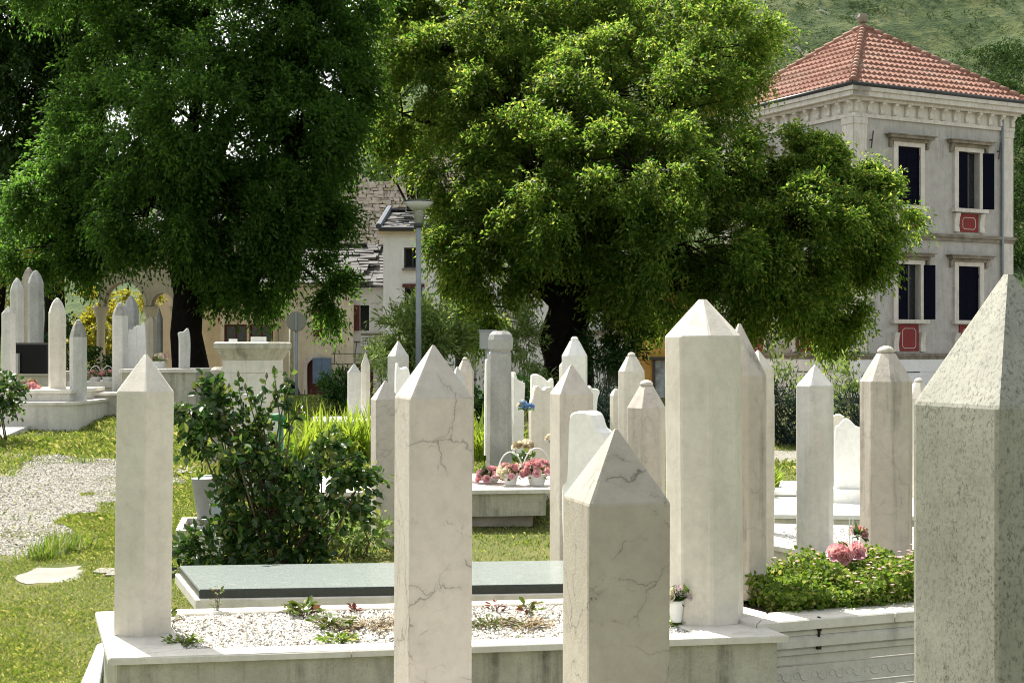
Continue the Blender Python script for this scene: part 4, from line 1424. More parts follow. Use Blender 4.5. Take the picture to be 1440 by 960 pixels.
# stepped left grave and its neighbours
def block_grave(label, px0, px1, d, ys, depth, mats, rz=0, extra=None, z_bot=None):
    """stack of slabs; ys: picture heights of the step edges from top to bottom"""
    x0, x1 = (px0 - CX) / F * d, (px1 - CX) / F * d
    zs = [EYE + (HY - y) / F * d for y in ys]
    gz = z_bot if z_bot is not None else float(gh((x0 + x1) / 2, d)) - .05
    root = empty('grave', ((x0 + x1) / 2, d + depth / 2, gz), label, 'grave', 'raised graves')
    return root, x0, x1, zs, gz
root, x0, x1, zs, gz = block_grave('two stepped white grave at the far left with rounded corner', -40, 98, 19.4, (548, 553, 563), 1.6, 0)
def rbox(m, x0, x1, y0, y1, z0, z1, r=.12):
    pts = []
    for cx_, cy_, a in ((x1 - r, y0 + r, -90), (x1 - r, y1 - r, 0), (x0 + r, y1 - r, 90), (x0 + r, y0 + r, 180)):
        for k in range(5):
            pts.append(Vector((cx_ + r * math.cos(R(a + k * 22.5)), cy_ + r * math.sin(R(a + k * 22.5)), 0)))
    m.loft([[(p.x, p.y, z0) for p in pts], [(p.x, p.y, z1) for p in pts]])
m = MB()
rbox(m, x0, x1 + .03, 19.37, 21.0, zs[1], zs[0], .02)
m.build('top_rim', M['tomb_slab'], root)
m = MB()
rbox(m, x0, x1, 19.4, 21.0, zs[2] - .01, zs[1] - .002, .02)
m.build('upper_body', M['plinth'], root)
m = MB()
rbox(m, x0, x1 + .20, 19.1, 21.2, zs[2] - .05, zs[2] - .012, .14)
m.build('step', M['tomb_slab'], root)
m = MB()
rbox(m, x0, x1 + .17, 19.13, 21.2, gz, zs[2] - .052, .13)
m.build('lower_body', M['plinth'], root)
for lab, pa, pb, d, ys, dep in (('long low white grave behind the stepped grave carrying lanterns', 96, 172, 22, (537, 545, 552), 1.5),
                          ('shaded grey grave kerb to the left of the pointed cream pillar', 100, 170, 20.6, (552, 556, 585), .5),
                          ('grey grave block under the curling marker beside the dark trunk', 170, 275, 20.6, (519, 524, 541), 1.8),
                          ('white grave rim behind the black gravestone', -20, 70, 22, (523, 528, 540), 1.2)):
    root, x0, x1, zs, gz = block_grave(lab, pa, pb, d, ys, dep, 0)
    m = MB()
    rbox(m, x0 - .02, x1 + .02, d - .03, d + dep, zs[1], zs[0], .02)
    m.build('top_rim', M['tomb_slab'], root)
    m = MB()
    rbox(m, x0, x1, d, d + dep - .02, gz, zs[1] - .002, .02)
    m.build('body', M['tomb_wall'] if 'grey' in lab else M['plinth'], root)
bs0 = P(46, 505, 21.6)
bk = empty('black_gravestone', (bs0.x, 21.6, 1.27), 'polished black gravestone among the left pillars', 'headstone', NL)
m = MB()
m.box((bs0.x, 21.6, bs0.z), (.47, .12, .44))
m.build('slab', M['black'], bk)
m = MB()
m.box((bs0.x, 21.6, bs0.z + .235), (.50, .16, .03))
m.build('top_edge', plain('dark_granite_edge', (.05, .05, .05), .4), bk)
m = MB()
m.box((bs0.x - .22, 21.5, bs0.z - .06), (.09, .09, .30))
m.build('side_post', M['granite_grey'], bk)

# grave in the middle distance with flower baskets
def mid_grave(label, qpx, z, mats, body='tomb_wall', gravel=None, seed=1, wd=.14, th=.035, solid=False, recess=0):
    q = [Gz(px, py, z) for px, py in qpx]
    c = (q[0] + q[2]) / 2
    gz = min(float(gh(p.x, p.y)) for p in q) - .06
    root = empty('grave', (c.x, c.y, gz), label, 'grave', 'raised graves')
    m = MB()
    if recess:
        chamf(m, inset(q, .05), gz + recess, z - th - .001)
        r_ = MB()
        chamf(r_, inset(q, .16), gz, gz + recess - .001)
        r_.build('base', M['ruin'], root)
    else:
        chamf(m, inset(q, .03), gz, z - th - .001)
    m.build('body', M[body], root)
    if solid:
        m = MB()
        chamf(m, q, z - th, z)
        m.build('top_slab', M[mats], root)
        return root, q
    qi = frame_tomb(root, q, z, th, wd, mats)
    m = MB()
    m.prism(qi, z - th - .03, z - .012)
    m.build('bed', M['gravel'], root)
    if gravel:
        pebbles('gravel', gravel, qi, z - .01, 2500, .013, seed)
    return root, q
mid_grave('mossy sided grave carrying the pink rose baskets', [(430, 692), (776, 687), (776, 664), (455, 668)], .50, 'tomb_slab', solid=True, recess=.17)
st = MB()
mg = mid_grave('gravel filled grave under the greyish pillar with sloping kerb', [(1072, 763), (1300, 803), (1330, 742), (1072, 735)], .42, 'tomb_slab', 'plinth', 'white gravel inside the grave of the greyish pillar', 31)
mid_grave('wide bright white grave slab before the gothic headstone', [(1060, 722), (1330, 725), (1330, 690), (1060, 688)], .40, 'marble_white', 'plinth', solid=True)
mid_grave('white grave slab with lily tuft at its left end', [(1060, 690), (1150, 690), (1150, 676), (1060, 676)], .45, 'marble_white', 'plinth', solid=True)
mid_grave('pale slab grave behind the daylilies by the hedge', [(440, 592), (560, 592), (560, 585), (440, 585)], .74, 'marble_white', 'plinth', solid=True)

# pedestal monument
pd_ = 13.5
px_ = (356 - CX) / F * pd_
zb_ = float(gh(px_, pd_)) - .03
mon = empty('pedestal_monument', (px_, pd_, zb_), 'square white pedestal monument with flaring stained cornice behind the rose bush', 'monument')
yaw = R(-14)
T = Matrix.Translation((px_, pd_, 0)) @ Matrix.Rotation(yaw, 4, 'Z')
def sqr(s, z):
    return [(-s, -s, z), (s, -s, z), (s, s, z), (-s, s, z)]
zc = P(0, 506, pd_).z
m = MB()
m.loft([sqr(.225, zb_), sqr(.215, zc - .12)], T)
m.loft([sqr(.207, zc - .12), sqr(.207, zc - .115)], T)
m.loft([sqr(.215, zc - .115), sqr(.213, zc)], T)
m.build('shaft', M['plinth'], mon)
m = MB()
m.loft([sqr(.215, zc + .001), sqr(.225, zc + .02), sqr(.265, zc + .10), sqr(.275, zc + .11), sqr(.275, zc + .16), sqr(.26, zc + .17)], T)
m.build('cornice', M['tomb_wall'], mon)
m = MB()
m.box((-.16, -.1, zc + .185), (.06, .06, .028), T)
m.box((.10, -.1, zc + .195), (.11, .11, .048), T)
m.build('top_blocks', M['marble_white'], mon)
sb = P(309, 535, 15.5)
stb = empty('stone_stub', (sb.x, 15.5, .3), 'short mossy stone stub with ringed top left of the pedestal', 'stone post')
m = MB()
zt_ = P(0, 516, 15.5).z
m.lathe([(.10, .3), (.085, zt_ - .12), (.10, zt_ - .11), (.10, zt_ - .03), (.07, zt_)], 10, (sb.x, 15.5, 0))
m.build('shaft', M['ruin'], stb)

# planter trough and vase near the rose bush
tz = .34
ta = Gz(247, 739, tz)
tr_ = empty('stone_trough', (ta.x + .14, ta.y + .1, float(gh(ta.x, ta.y))), 'small white stone trough with dark hollow by the rose bush', 'planter')
q = [Gz(247, 745, tz), Gz(310, 746, tz), Gz(318, 727, tz), Gz(256, 727, tz)]
qi_ = inset(q, .045)
m = MB()
m.loft([[(p.x, p.y, -.02) for p in q], [(p.x, p.y, tz) for p in q], [(p.x, p.y, tz) for p in qi_], [(p.x, p.y, tz - .10) for p in qi_]])
m.build('body', M['plinth'], tr_)
m = MB()
m.prism(inset(qi_, .002), tz - .11, tz - .07)
m.build('soil', plain('dark_soil', (.03, .024, .018), .95), tr_)
va = Gz(287, 726, .36)
vs_ = empty('flower_vase', (va.x, va.y, .30), 'tall tapering grey vase on a white foot behind the trough', 'vase')
vz = P(0, 672, va.y).z
m = MB()
m.lathe([(.03, .30), (.08, .31), (.05, .36), (.055, .38), (.095, vz - .01), (.10, vz), (.085, vz)], 18, (va.x, va.y, 0))
m.build('body', M['vase_grey'], vs_, True)
m = MB()
m.box((va.x, va.y, .20), (.18, .18, .2))
m.build('foot', M['marble_white'], vs_)
bsl = gp(270, 745)
bs2 = empty('leaning_slab', (bsl.x, bsl.y + .5, bsl.z), 'pale bluish slab set upright behind the grey vase', 'slab')
m = MB()
zt_ = P(0, 668, bsl.y + .5).z
m.extrude([(-.09, bsl.z - .05), (.14, bsl.z - .05), (.12, zt_), (-.03, zt_)], .05, Matrix.Translation((bsl.x + .02, bsl.y + .5, 0)) @ Matrix.Rotation(R(20), 4, 'Z'))
m.build('panel', plain('bluish_slab', (.46, .52, .55), .5, .2), bs2)
gpn = P(394, 600, 10.5)
tp_ = empty('water_tap_pipe', (gpn.x, 10.5, .15), 'green painted standpipe beside the pedestal monument', 'pipe')
m = MB()
m.tube([(gpn.x, 10.5, .05), (gpn.x, 10.5, P(0, 592, 10.5).z)], .022, 10)
m.build('pipe', M['green_paint'], tp_, True)
m = MB()
zt_ = P(0, 586, 10.5).z
m.tube([(gpn.x + .02, 10.5, zt_ - .03), (gpn.x, 10.48, zt_), (gpn.x - .06, 10.46, zt_)], [.032, .034, .024], 10)
m.build('spout', M['green_paint'], tp_, True)
# stepping stones and paving
def flat_stone(label, pts, th, mat='tomb_slab'):
    c = [gp(px, py) for px, py in pts]
    rr = random.Random(len(label))
    m = MB()
    ring = []
    n = len(c)
    for i in range(n):
        for t in (0, .33, .66):
            v = c[i].lerp(c[(i + 1) % n], t)
            ring.append(Vector((v.x + rr.uniform(-.03, .03), v.y + rr.uniform(-.05, .05), v.z)))
    m.loft([[(p.x, p.y, p.z - .06) for p in ring], [(p.x, p.y, p.z + th) for p in ring], [(p.x * .99 + .01 * c[0].x, p.y, p.z + th + .006) for p in ring]])
    return tag(m.build('paving_stone', M[mat]), label, 'paving stone', 'flat stones in the grass')
flat_stone('round worn white stone set flush in the grass', [(20, 810), (45, 820), (95, 820), (122, 806), (110, 797), (50, 799)], -.004, 'paver')
flat_stone('grey paving slab with broken edge at the far left of the lawn', [(-60, 640), (-10, 628), (52, 601), (30, 596), (-60, 597)], .06, 'marble_grey')
flat_stone('white kerb piece between the cream pillar and the trough', [(136, 808), (150, 810), (260, 808), (258, 800), (140, 801)], .006, 'paver')
flat_stone('small white stone in grass behind the cream pillar', [(240, 668), (275, 670), (278, 660), (250, 659)], .03, 'paver')
flat_stone('thin white strip beside the trough', [(205, 779), (250, 779), (252, 772), (208, 772)], .02, 'paver')

# ------------------------------------------------------------------ flowers in pots
def rose_mesh(name, mat, k=14, seed=0):
    rng = np.random.default_rng(seed)
    V, Fs = [], []
    for ring, (r, h, npet) in enumerate(((.25, .75, 3), (.5, .65, 5), (.85, .45, 6))):
        for i in range(npet):
            a = 6.283 * i / npet + ring * .5 + rng.uniform(-.2, .2)
            wd = 6.283 / npet * .75
            b = len(V)
            for t in (0, .5, 1):
                for s in (-1, 0, 1):
                    rr = r * (.35 + .75 * t) * (1 if s else 1.08)
                    aa = a + s * wd * (.5 + .5 * t) * .8
                    V.append((rr * math.cos(aa), rr * math.sin(aa), -.35 + (h + .35) * t - (.12 if (t == 1 and ring == 2) else 0)))
            for y_ in range(2):
                for x_ in range(2):
                    q_ = b + y_ * 3 + x_
                    Fs.append((q_, q_ + 1, q_ + 4, q_ + 3))
    me = bpy.data.meshes.new(name)
    me.from_pydata(V, [], Fs)
    me.materials.append(mat)
    me.polygons.foreach_set('use_smooth', [True] * len(me.polygons))
    return me
ROSE = {k: rose_mesh('rose', M[k], seed=3) for k in ('pink', 'pale_pink', 'lilac', 'white_petal', 'blue_petal', 'dry_petal')}
def bouquet(name, label, c, spread, n, mats, rs, seed, pot=None, handle=False, leaves=60, group=None, pot_h=.12, cat='bouquet', leafmat='leaf_rose', up=.1):
    rng = np.random.default_rng(seed)
    c = Vector(c)
    root = empty(name, c, label, cat, group)
    z = c.z
    if pot:
        m = MB()
        m.lathe([(pot * .72, 0), (pot * .75, .01), (pot, pot_h), (pot * 1.08, pot_h + .005), (pot * 1.08, pot_h + .02), (pot * .9, pot_h + .02), (pot * .85, pot_h - .02)], 20, (c.x, c.y, z))
        m.build('pot', M['pot'], root, True)
        z += pot_h
    if handle:
        m = MB()
        m.tube([(c.x + spread * .85 * math.cos(math.pi * i / 14), c.y, z + 1.6 * spread * math.sin(math.pi * i / 14)) for i in range(15)], .0055, 6)
        m.build('handle', M['pot'], root, True)
    for i in range(n):
        u = rng.normal(size=3)
        u /= np.linalg.norm(u)
        u[2] = abs(u[2])
        o = bpy.data.objects.new('blossom', ROSE[mats[i % len(mats)]])
        COL.objects.link(o)
        o.parent = root
        o.location = (u[0] * spread, u[1] * spread * .8, z - c.z + up * .3 + u[2] * spread * .75)
        o.rotation_euler = Vector((u[0], u[1], u[2] * .8 + .2)).to_track_quat('Z', 'Y').to_euler()
        s = rs * rng.uniform(.75, 1.2)
        o.scale = (s, s, s)
    if leaves:
        pos = np.array([c.x, c.y, z]) + unit(leaves, rng) * np.array([spread, spread * .8, spread * .55]) * rng.uniform(.3, 1, (leaves, 1)) + np.array([0, 0, up * .2 + spread * .25])
        V, Fc = leaf_quads(pos, unit(leaves, rng), .06, .03, rng)
        npmesh('greenery', V, Fc, M[leafmat], root)
    return root
BK = 'flower baskets on the mossy sided grave'
zt_ = .502
bouquet('flower_basket', 'white pot of deep pink roses leftmost on the mossy grave', Gz(690, 679, zt_), .115, 30, ['pink', 'pale_pink'], .036, 1, .075, group=BK, pot_h=.035, up=.0, cat='flower basket')
bouquet('flower_basket', 'handled white basket of pink and cream roses in front', Gz(718, 682, zt_), .125, 32, ['pink', 'white_petal', 'pale_pink', 'white_petal'], .034, 2, .065, True, group=BK, pot_h=.08, up=.0, cat='flower basket')
bouquet('flower_basket', 'handled white trough of pink roses beside the warm cream pillar', Gz(755, 682, zt_), .145, 44, ['pink', 'pale_pink', 'pink'], .034, 5, .085, True, group=BK, pot_h=.08, up=.05, cat='flower basket')
b_ = P(738, 600, 13.0)
bouquet('standing_bouquet', 'faded bouquet topped with blue flowers leaning on the pale headstones', (b_.x, 13.0, .45), .11, 16, ['dry_petal', 'white_petal'], .035, 8, None, leaves=70, up=.9, cat='bouquet')
b_ = P(738, 578, 13.0)
bouquet('blue_bouquet', 'small bunch of blue flowers above the faded bouquet', (b_.x, 12.95, b_.z), .07, 12, ['blue_petal', 'blue_petal', 'white_petal'], .03, 9, None, leaves=12)
b_ = P(763, 615, 12.2)
bouquet('white_spray', 'few small white blossoms against the pinkish white headstone', (b_.x + .07, 12.2, b_.z - .05), .05, 6, ['white_petal'], .022, 10, None, leaves=14)
bouquet('lilac_bouquet', 'dried lilac flowers in a white vase at the foot of the wide octagonal pillar', Gz(951, 874, .46), .055, 16, ['lilac', 'white_petal'], .024, 11, .032, leaves=30, pot_h=.075, up=.1)
pe = P(1190, 785, 7.0)
bouquet('peony_bouquet', 'large pink peonies with white stakes above the flowering bed', (pe.x, 7.0, .60), .07, 9, ['pale_pink', 'pale_pink', 'pink'], .045, 12, None, leaves=24)
pe2 = P(1208, 755, 7.35)
bouquet('pink_rosebuds', 'two small pink roses rising right of the peonies', (pe2.x, 7.35, .66), .035, 4, ['pale_pink', 'pink'], .034, 13, None, leaves=26)
m = MB()
sx = P(1197, 760, 7.32)
for dx in (-.006, .006):
    m.tube([(sx.x + dx, 7.32, .5), (sx.x + dx * 1.5, 7.32, P(0, 728, 7.32).z)], .003, 5)
tag(m.build('flower_stake', M['pot']), 'thin white stakes standing in the pink peonies', 'stake')
for px, lab in ((134, 'left white wire basket on the low grave'), (152, 'right white wire basket on the low grave')):
    b_ = P(px, 533, 22.3)
    bouquet('grave_basket', lab + ' near the sooty tipped pillar', (b_.x, 22.3, P(0, 537, 22.3).z), .12, 14, ['pink', 'dry_petal'], .04, px, .09, True, pot_h=.06, leaves=30, cat='flower basket')
b_ = P(40, 545, 19.8)
bouquet('red_wreath', 'flat spray of reddish flowers lying on the stepped grave', (b_.x, 19.8, 1.08), .16, 16, ['pink', 'dry_petal'], .05, 15, None, leaves=40, up=0, leafmat='leaf_red')
b_ = P(224, 510, 21.3)
bouquet('potted_flowers', 'white potted flowers on a dark stand left of the dark trunk', (b_.x, 21.3, P(0, 519, 21.3).z), .12, 12, ['white_petal', 'white_petal', 'pink'], .045, 16, .10, leaves=60, pot_h=.10, leafmat='leaf_herb', cat='potted plant')

# ------------------------------------------------------------------ trees
tree('broadleaf_tree', 'huge bright green tree spreading over the middle with massive dark trunk', 'tree', (P(796, 0, 28).x, 28, .35), P(800, 330, 28), .54,
     px_blobs([(610, 110, 90, 95, 1.6), (700, 60, 105, 85, 2.2), (800, 20, 120, 80, 2.8), (920, 20, 120, 80, 2.6), (1000, 68, 88, 80, 1.6), (640, 20, 80, 60, 2.8), (730, 150, 110, 80, .6), (850, 130, 110, 80, .4), (942, 150, 104, 78, .3),
               (665, 225, 80, 70, .0), (760, 240, 100, 75, -1.2), (890, 240, 110, 75, -1.6), (1000, 240, 80, 70, -.8), (1100, 240, 64, 50, -.4), (1165, 250, 65, 50, -.2), (1228, 290, 56, 46, 0), (1205, 270, 60, 44, -.4), (1140, 225, 55, 36, -.3), (1180, 310, 70, 50, -.9), (1130, 310, 80, 60, -1.4), (1195, 345, 60, 50, -.8),
               (1075, 380, 95, 60, -1.2), (1165, 410, 50, 50, 0), (1150, 450, 45, 45, .4), (960, 340, 110, 70, -1.8), (815, 300, 110, 62, -2), (700, 320, 80, 65, -1.2), (695, 375, 60, 50, -.6), (662, 380, 30, 50, .5), (915, 400, 85, 50, -1.2),
               (1020, 425, 70, 36, -.5), (922, 420, 58, 30, .5), (690, 430, 40, 40, .6), (640, 340, 16, 45, -.3), (565, 160, 40, 65, 1.6), (585, 40, 50, 50, 2.4), (560, 5, 40, 40, 2.6)], 28),
     M['leaf_bright'], 11, nsub=24, nspray=50, nleaf=13, L=.094, W=.040, slen=.40, droop=.6, subr=.235, forks=((735, 330, -.6, .28), (860, 300, .3, .34), (905, 372, -.8, .22), (1010, 395, -.8, .17)))
tree('broadleaf_tree', 'tall dark green tree with slim black trunk on the left', 'tree', (P(268, 0, 27).x, 27, .5), P(255, 200, 27), .33,
     px_blobs([(330, 40, 130, 110, 0), (190, 60, 95, 100, .5), (440, 80, 85, 120, 0), (270, 170, 130, 95, -1.3), (150, 200, 90, 90, 0), (408, 195, 88, 95, -1), (478, 140, 42, 110, 0), (110, 290, 90, 75, -.5), (210, 290, 95, 75, -1.3),
               (320, 290, 100, 80, -1.5), (400, 305, 80, 70, -1), (440, 250, 45, 60, 0), (80, 345, 65, 42, 0), (160, 350, 65, 34, -.6), (335, 370, 65, 55, -.8), (410, 358, 62, 40, -.5), (470, 415, 28, 34, -.2), (345, 400, 45, 30, 0),
               (300, -110, 210, 110, 0), (120, -60, 110, 90, 0.5), (470, -60, 80, 100, 0)], 27),
     M['leaf_dark'], 12, nsub=24, nspray=48, nleaf=13, L=.096, W=.042, slen=.40, droop=.55, subr=.22)
tree('background_tree', 'thinner leafy tree at the far left with bright gaps in its crown', 'tree', (P(75, 0, 33).x, 33, -.2), P(72, 60, 33), .26,
     px_blobs([(40, 60, 75, 60, 0), (110, 20, 60, 60, 0), (10, 170, 60, 70, 0), (40, 260, 70, 55, 0), (0, 330, 60, 50, .5), (80, -60, 110, 70, 0), (-40, 90, 60, 120, 0), (130, 130, 45, 45, 0), (60, 120, 60, 50, -.6), (20, 10, 60, 55, -.6), (70, 210, 60, 50, -.6), (110, 75, 45, 45, -.5)], 33),
     M['leaf_back'], 13, nsub=24, nspray=24, nleaf=11, L=.13, W=.06, slen=.45, droop=.5)
tree('background_tree', 'pale green tree filling the gap between the two big crowns', 'tree', (P(600, 0, 52).x, 52, 0), P(590, 250, 52), .16,
     px_blobs([(530, -10, 50, 60, 0), (528, 60, 45, 70, 0), (545, 150, 36, 60, 0), (525, 205, 30, 36, 0)], 52),
     M['leaf_back'], 14, nsub=5, nspray=16, nleaf=10, L=.16, W=.08, slen=.55)
tree('background_tree', 'light feathery willow like tree behind the far left graves', 'tree', (P(-20, 0, 30).x, 30, 0), P(5, 380, 30), .12,
     px_blobs([(10, 360, 40, 40, 0), (35, 400, 40, 30, 0), (-20, 400, 45, 60, 0), (60, 350, 35, 40, .5)], 30),
     M['leaf_yellow'], 15, nsub=9, nspray=14, nleaf=10, L=.10, W=.03, slen=.4, droop=.9)

# ------------------------------------------------------------------ shrubs and plants
shrub('shrub', 'yellow green shrub glowing behind the left graves', 'shrub', px_blobs([(145, 455, 38, 30, 0), (120, 470, 30, 30, .3), (175, 480, 30, 35, 0), (200, 415, 25, 20, 2), (140, 430, 36, 18, 1)], 37), M['leaf_yellow'], 31, 8, 16, 9, .12, .06, .3)
shrub('shrub', 'dark shaded shrub beneath the yellow green shrub', 'shrub', px_blobs([(140, 508, 45, 26, 0), (95, 490, 25, 40, .4), (170, 510, 20, 22, 0)], 27), M['leaf_hedge'], 32, 12, 14, 9, .08, .04, .25)
shrub('oleander', 'bushy green oleander at the foot of the street lamp', 'shrub', px_blobs([(588, 482, 42, 40, 0), (562, 500, 24, 32, .2), (618, 486, 20, 30, .2), (585, 462, 28, 20, 0)], 26), M['leaf_oleander'], 33, 20, 16, 10, .15, .036, .42, .05, outw=1.0)
shrub('oleander', 'oleander leaves growing between the cabinet and the dark trunk', 'shrub', px_blobs([(738, 480, 24, 26, 0), (735, 510, 26, 40, 0)], 26), M['leaf_oleander'], 34, 16, 12, 9, .14, .028, .4, .05, outw=1.0)
shrub('oleander', 'thin oleander sprigs beside the narrow white house door', 'shrub', px_blobs([(540, 515, 18, 30, 0), (530, 500, 10, 12, 0)], 21), M['leaf_oleander'], 35, 9, 7, 8, .12, .025, .4, .05, outw=1.0)
shrub('oleander', 'oleander with upright sprigs right of the streaked pillar', 'shrub', px_blobs([(1105, 525, 18, 25, 0), (1095, 545, 22, 25, 0)], 21), M['leaf_oleander'], 36, 14, 9, 9, .12, .025, .35, .0, outw=1.0)
shrub('oleander', 'single upright oleander stem left of the knobbed stained pillar', 'shrub', px_blobs([(1197, 552, 8, 26, 0), (1197, 530, 6, 14, 0), (1180, 570, 7, 14, 0)], 18), M['leaf_oleander'], 37, 30, 7, 8, .09, .02, .22, .0, outw=.8)
shrub('oleander', 'dark oleander foliage right of the massive trunk', 'shrub', px_blobs([(850, 500, 30, 32, 0), (855, 470, 25, 25, .3), (880, 480, 16, 25, .4)], 27), M['leaf_hedge'], 38, 14, 13, 9, .14, .03, .4, .05, outw=1.0)
shrub('round_bush', 'clipped round green bush left of the narrow pillars', 'bush', px_blobs([(477, 552, 24, 28, 0), (480, 535, 18, 14, 0)], 20.5), M['leaf_hedge'], 39, 40, 22, 9, .05, .025, .14, .1)
shrub('lavender_bush', 'dark bluish lavender bush behind the streaked pillar', 'bush', px_blobs([(1105, 590, 28, 50, 0), (1090, 570, 20, 30, 0), (1120, 610, 18, 36, 0)], 17.5), M['leaf_lav'], 40, 26, 22, 9, .09, .012, .3, -.25, outw=.5)
shrub('lavender_bush', 'dark bluish lavender tuft behind the gothic white headstone', 'bush', px_blobs([(1198, 580, 14, 22, 0), (1205, 600, 10, 20, 0)], 16.5), M['leaf_lav'], 41, 40, 18, 9, .09, .012, .28, -.25, outw=.5)
shrub('lavender_bush', 'dark hedge clump between the scroll headstone and knobbed pillars', 'bush', px_blobs([(850, 585, 18, 30, 0), (862, 605, 16, 30, 0)], 16.5), M['leaf_lav'], 42, 40, 16, 9, .09, .014, .25, -.2)
shrub('shrub', 'small green shrub between the granite column and the veined pillar', 'shrub', px_blobs([(672, 560, 14, 20, 0), (680, 575, 14, 18, 0)], 18), M['leaf_hedge'], 43, 30, 14, 9, .07, .035, .2)
shrub('shrub', 'leafy shrub under the granite column beside the white slabs', 'shrub', px_blobs([(742, 545, 14, 18, 0), (735, 560, 12, 14, 0)], 18.5), M['leaf_hedge'], 44, 30, 12, 9, .07, .035, .2)
shrub('rose_bush', 'small dark rose bush cut by the left picture edge', 'bush', px_blobs([(4, 550, 16, 20, 0), (-12, 548, 20, 26, 0)], 17.5), M['leaf_rose'], 45, 30, 10, 8, .07, .045, .18)
# big rose bush: trusses of leaflets on arching canes
rb = px_blobs([(388, 742, 72, 46, 0), (325, 612, 52, 42, 0), (298, 585, 34, 34, -.1), (378, 605, 40, 36, 0), (425, 690, 52, 42, .1), (470, 688, 38, 28, 0), (368, 672, 58, 50, -.1), (430, 765, 42, 26, 0), (335, 772, 34, 20, -.1), (272, 572, 20, 24, -.1), (498, 672, 20, 20, 0), (440, 640, 24, 20, 0)], 9.05)
bush = shrub('rose_bush', 'big dark leafy rose bush with glossy leaves behind the granite grave', 'bush', rb, M['leaf_rose'], 46, 105, 9, 7, .056, .040, .14, .2, outw=.8, oval=True)
rng = np.random.default_rng(77)
cm, bm_, lp_, ld_ = MB(), MB(), [], []
for (px, py) in ((272, 545), (255, 570), (322, 545), (335, 528), (355, 555), (385, 520), (402, 535), (428, 565), (375, 530), (300, 545), (455, 640), (500, 640), (518, 680), (265, 600), (345, 545), (388, 552), (410, 520)):
    tip = P(px, py, 9.0 + rng.uniform(-.15, .15))
    b = P(375 + rng.uniform(-30, 30), 745, 9.05)
    mid = b.lerp(tip, .6) + Vector((rng.normal() * .04, rng.normal() * .04, .05))
    cm.tube([b, b.lerp(mid, .5) + Vector((rng.normal() * .03, 0, .03)), mid, mid.lerp(tip, .5), tip], [.008, .007, .005, .004, .0025], 5)
    bm_.lathe([(.003, -.01), (.009, 0), (.010, .012), (.005, .026), (.001, .034)], 7, tip)
    for k in range(20):
        t = rng.uniform(.25, 1)
        q_ = mid.lerp(tip, t)
        lp_.append(np.array(q_) + rng.normal(size=3) * .012)
        ld_.append(rng.normal(size=3) * .8 + np.array([0, 0, .1]))
cm.build('canes', M['stem'], bush, True)
bm_.build('buds', M['bud'], bush, True)
V, Fc = leaf_oval(np.array(lp_), np.array(ld_), .055, .038, rng)
npmesh('cane_leaves', V, Fc, M['leaf_rose'], bush)

def straps(name, label, spots, n, L, W, mat, seed, cat='plant', spread=.18, zoff=0.0, group=None, zfix=None):
    """clump of arching strap leaves"""
    rng = np.random.default_rng(seed)
    V, Fs = [], []
    c0 = spots[0]
    root = empty(name, (c0[0], c0[1], c0[2]), label, cat, group)
    for c in spots:
        for i in range(n):
            a = rng.uniform(0, 6.283)
            l = L * rng.uniform(.55, 1.15)
            lean = rng.uniform(.15, .9)
            b = np.array([c[0] + rng.normal() * spread, c[1] + rng.normal() * spread * .6, c[2] - .02])
            dx = np.array([math.cos(a), math.sin(a), 0])
            sd = np.array([-math.sin(a), math.cos(a), 0]) * W * rng.uniform(.6, 1.2)
            k0 = len(V)
            for j in range(6):
                t = j / 5
                p_ = b + dx * l * lean * t ** 1.5 * .9 + np.array([0, 0, 1]) * l * (t - .55 * lean * t ** 2.4)
                wv = (1 - t ** 2.2) * .5 + .03
                V += [p_ - sd * wv, p_ + sd * wv]
            for j in range(5):
                Fs.append((k0 + 2 * j, k0 + 2 * j + 1, k0 + 2 * j + 3, k0 + 2 * j + 2))
    npmesh('leaves', np.array(V), np.array(Fs), mat, root)
    return root
def sp3(lst, z=None):
    out = []
    for px, py in lst:
        q_ = gp(px, py) if z is None else Gz(px, py, z)
        out.append((q_.x, q_.y, q_.z))
    return out
straps('daylily_clump', 'yellow green daylily clump between the rose bush and the slender pillar', sp3([(415, 660), (440, 655), (465, 655), (490, 655), (515, 655), (475, 648), (505, 648)], .34), 75, .80, .036, M['leaf_lily'], 51, 'daylily', .12)
straps('daylily_clump', 'yellow green daylily clump below the rough granite column', sp3([(672, 655), (690, 655), (706, 652), (680, 648)], .34), 70, .72, .036, M['leaf_lily'], 52, 'daylily', .10)
straps('lily_tuft', 'small tuft of strap leaves right of the streaked pillar', sp3([(1084, 684), (1080, 690)], .45), 40, .26, .02, M['leaf_lily'], 53, 'plant', .04)
straps('grass_tuft', 'dark long grass tuft on the lawn left of the hexagonal pillar', sp3([(60, 785), (85, 775), (100, 768)]), 170, .20, .008, M['leaf_herb'], 54, 'grass tuft', .09)
straps('grass_tuft', 'small sprouting grass tuft above the gravel patch', sp3([(115, 650)]), 60, .14, .008, M['leaf_herb'], 55, 'grass tuft', .06)

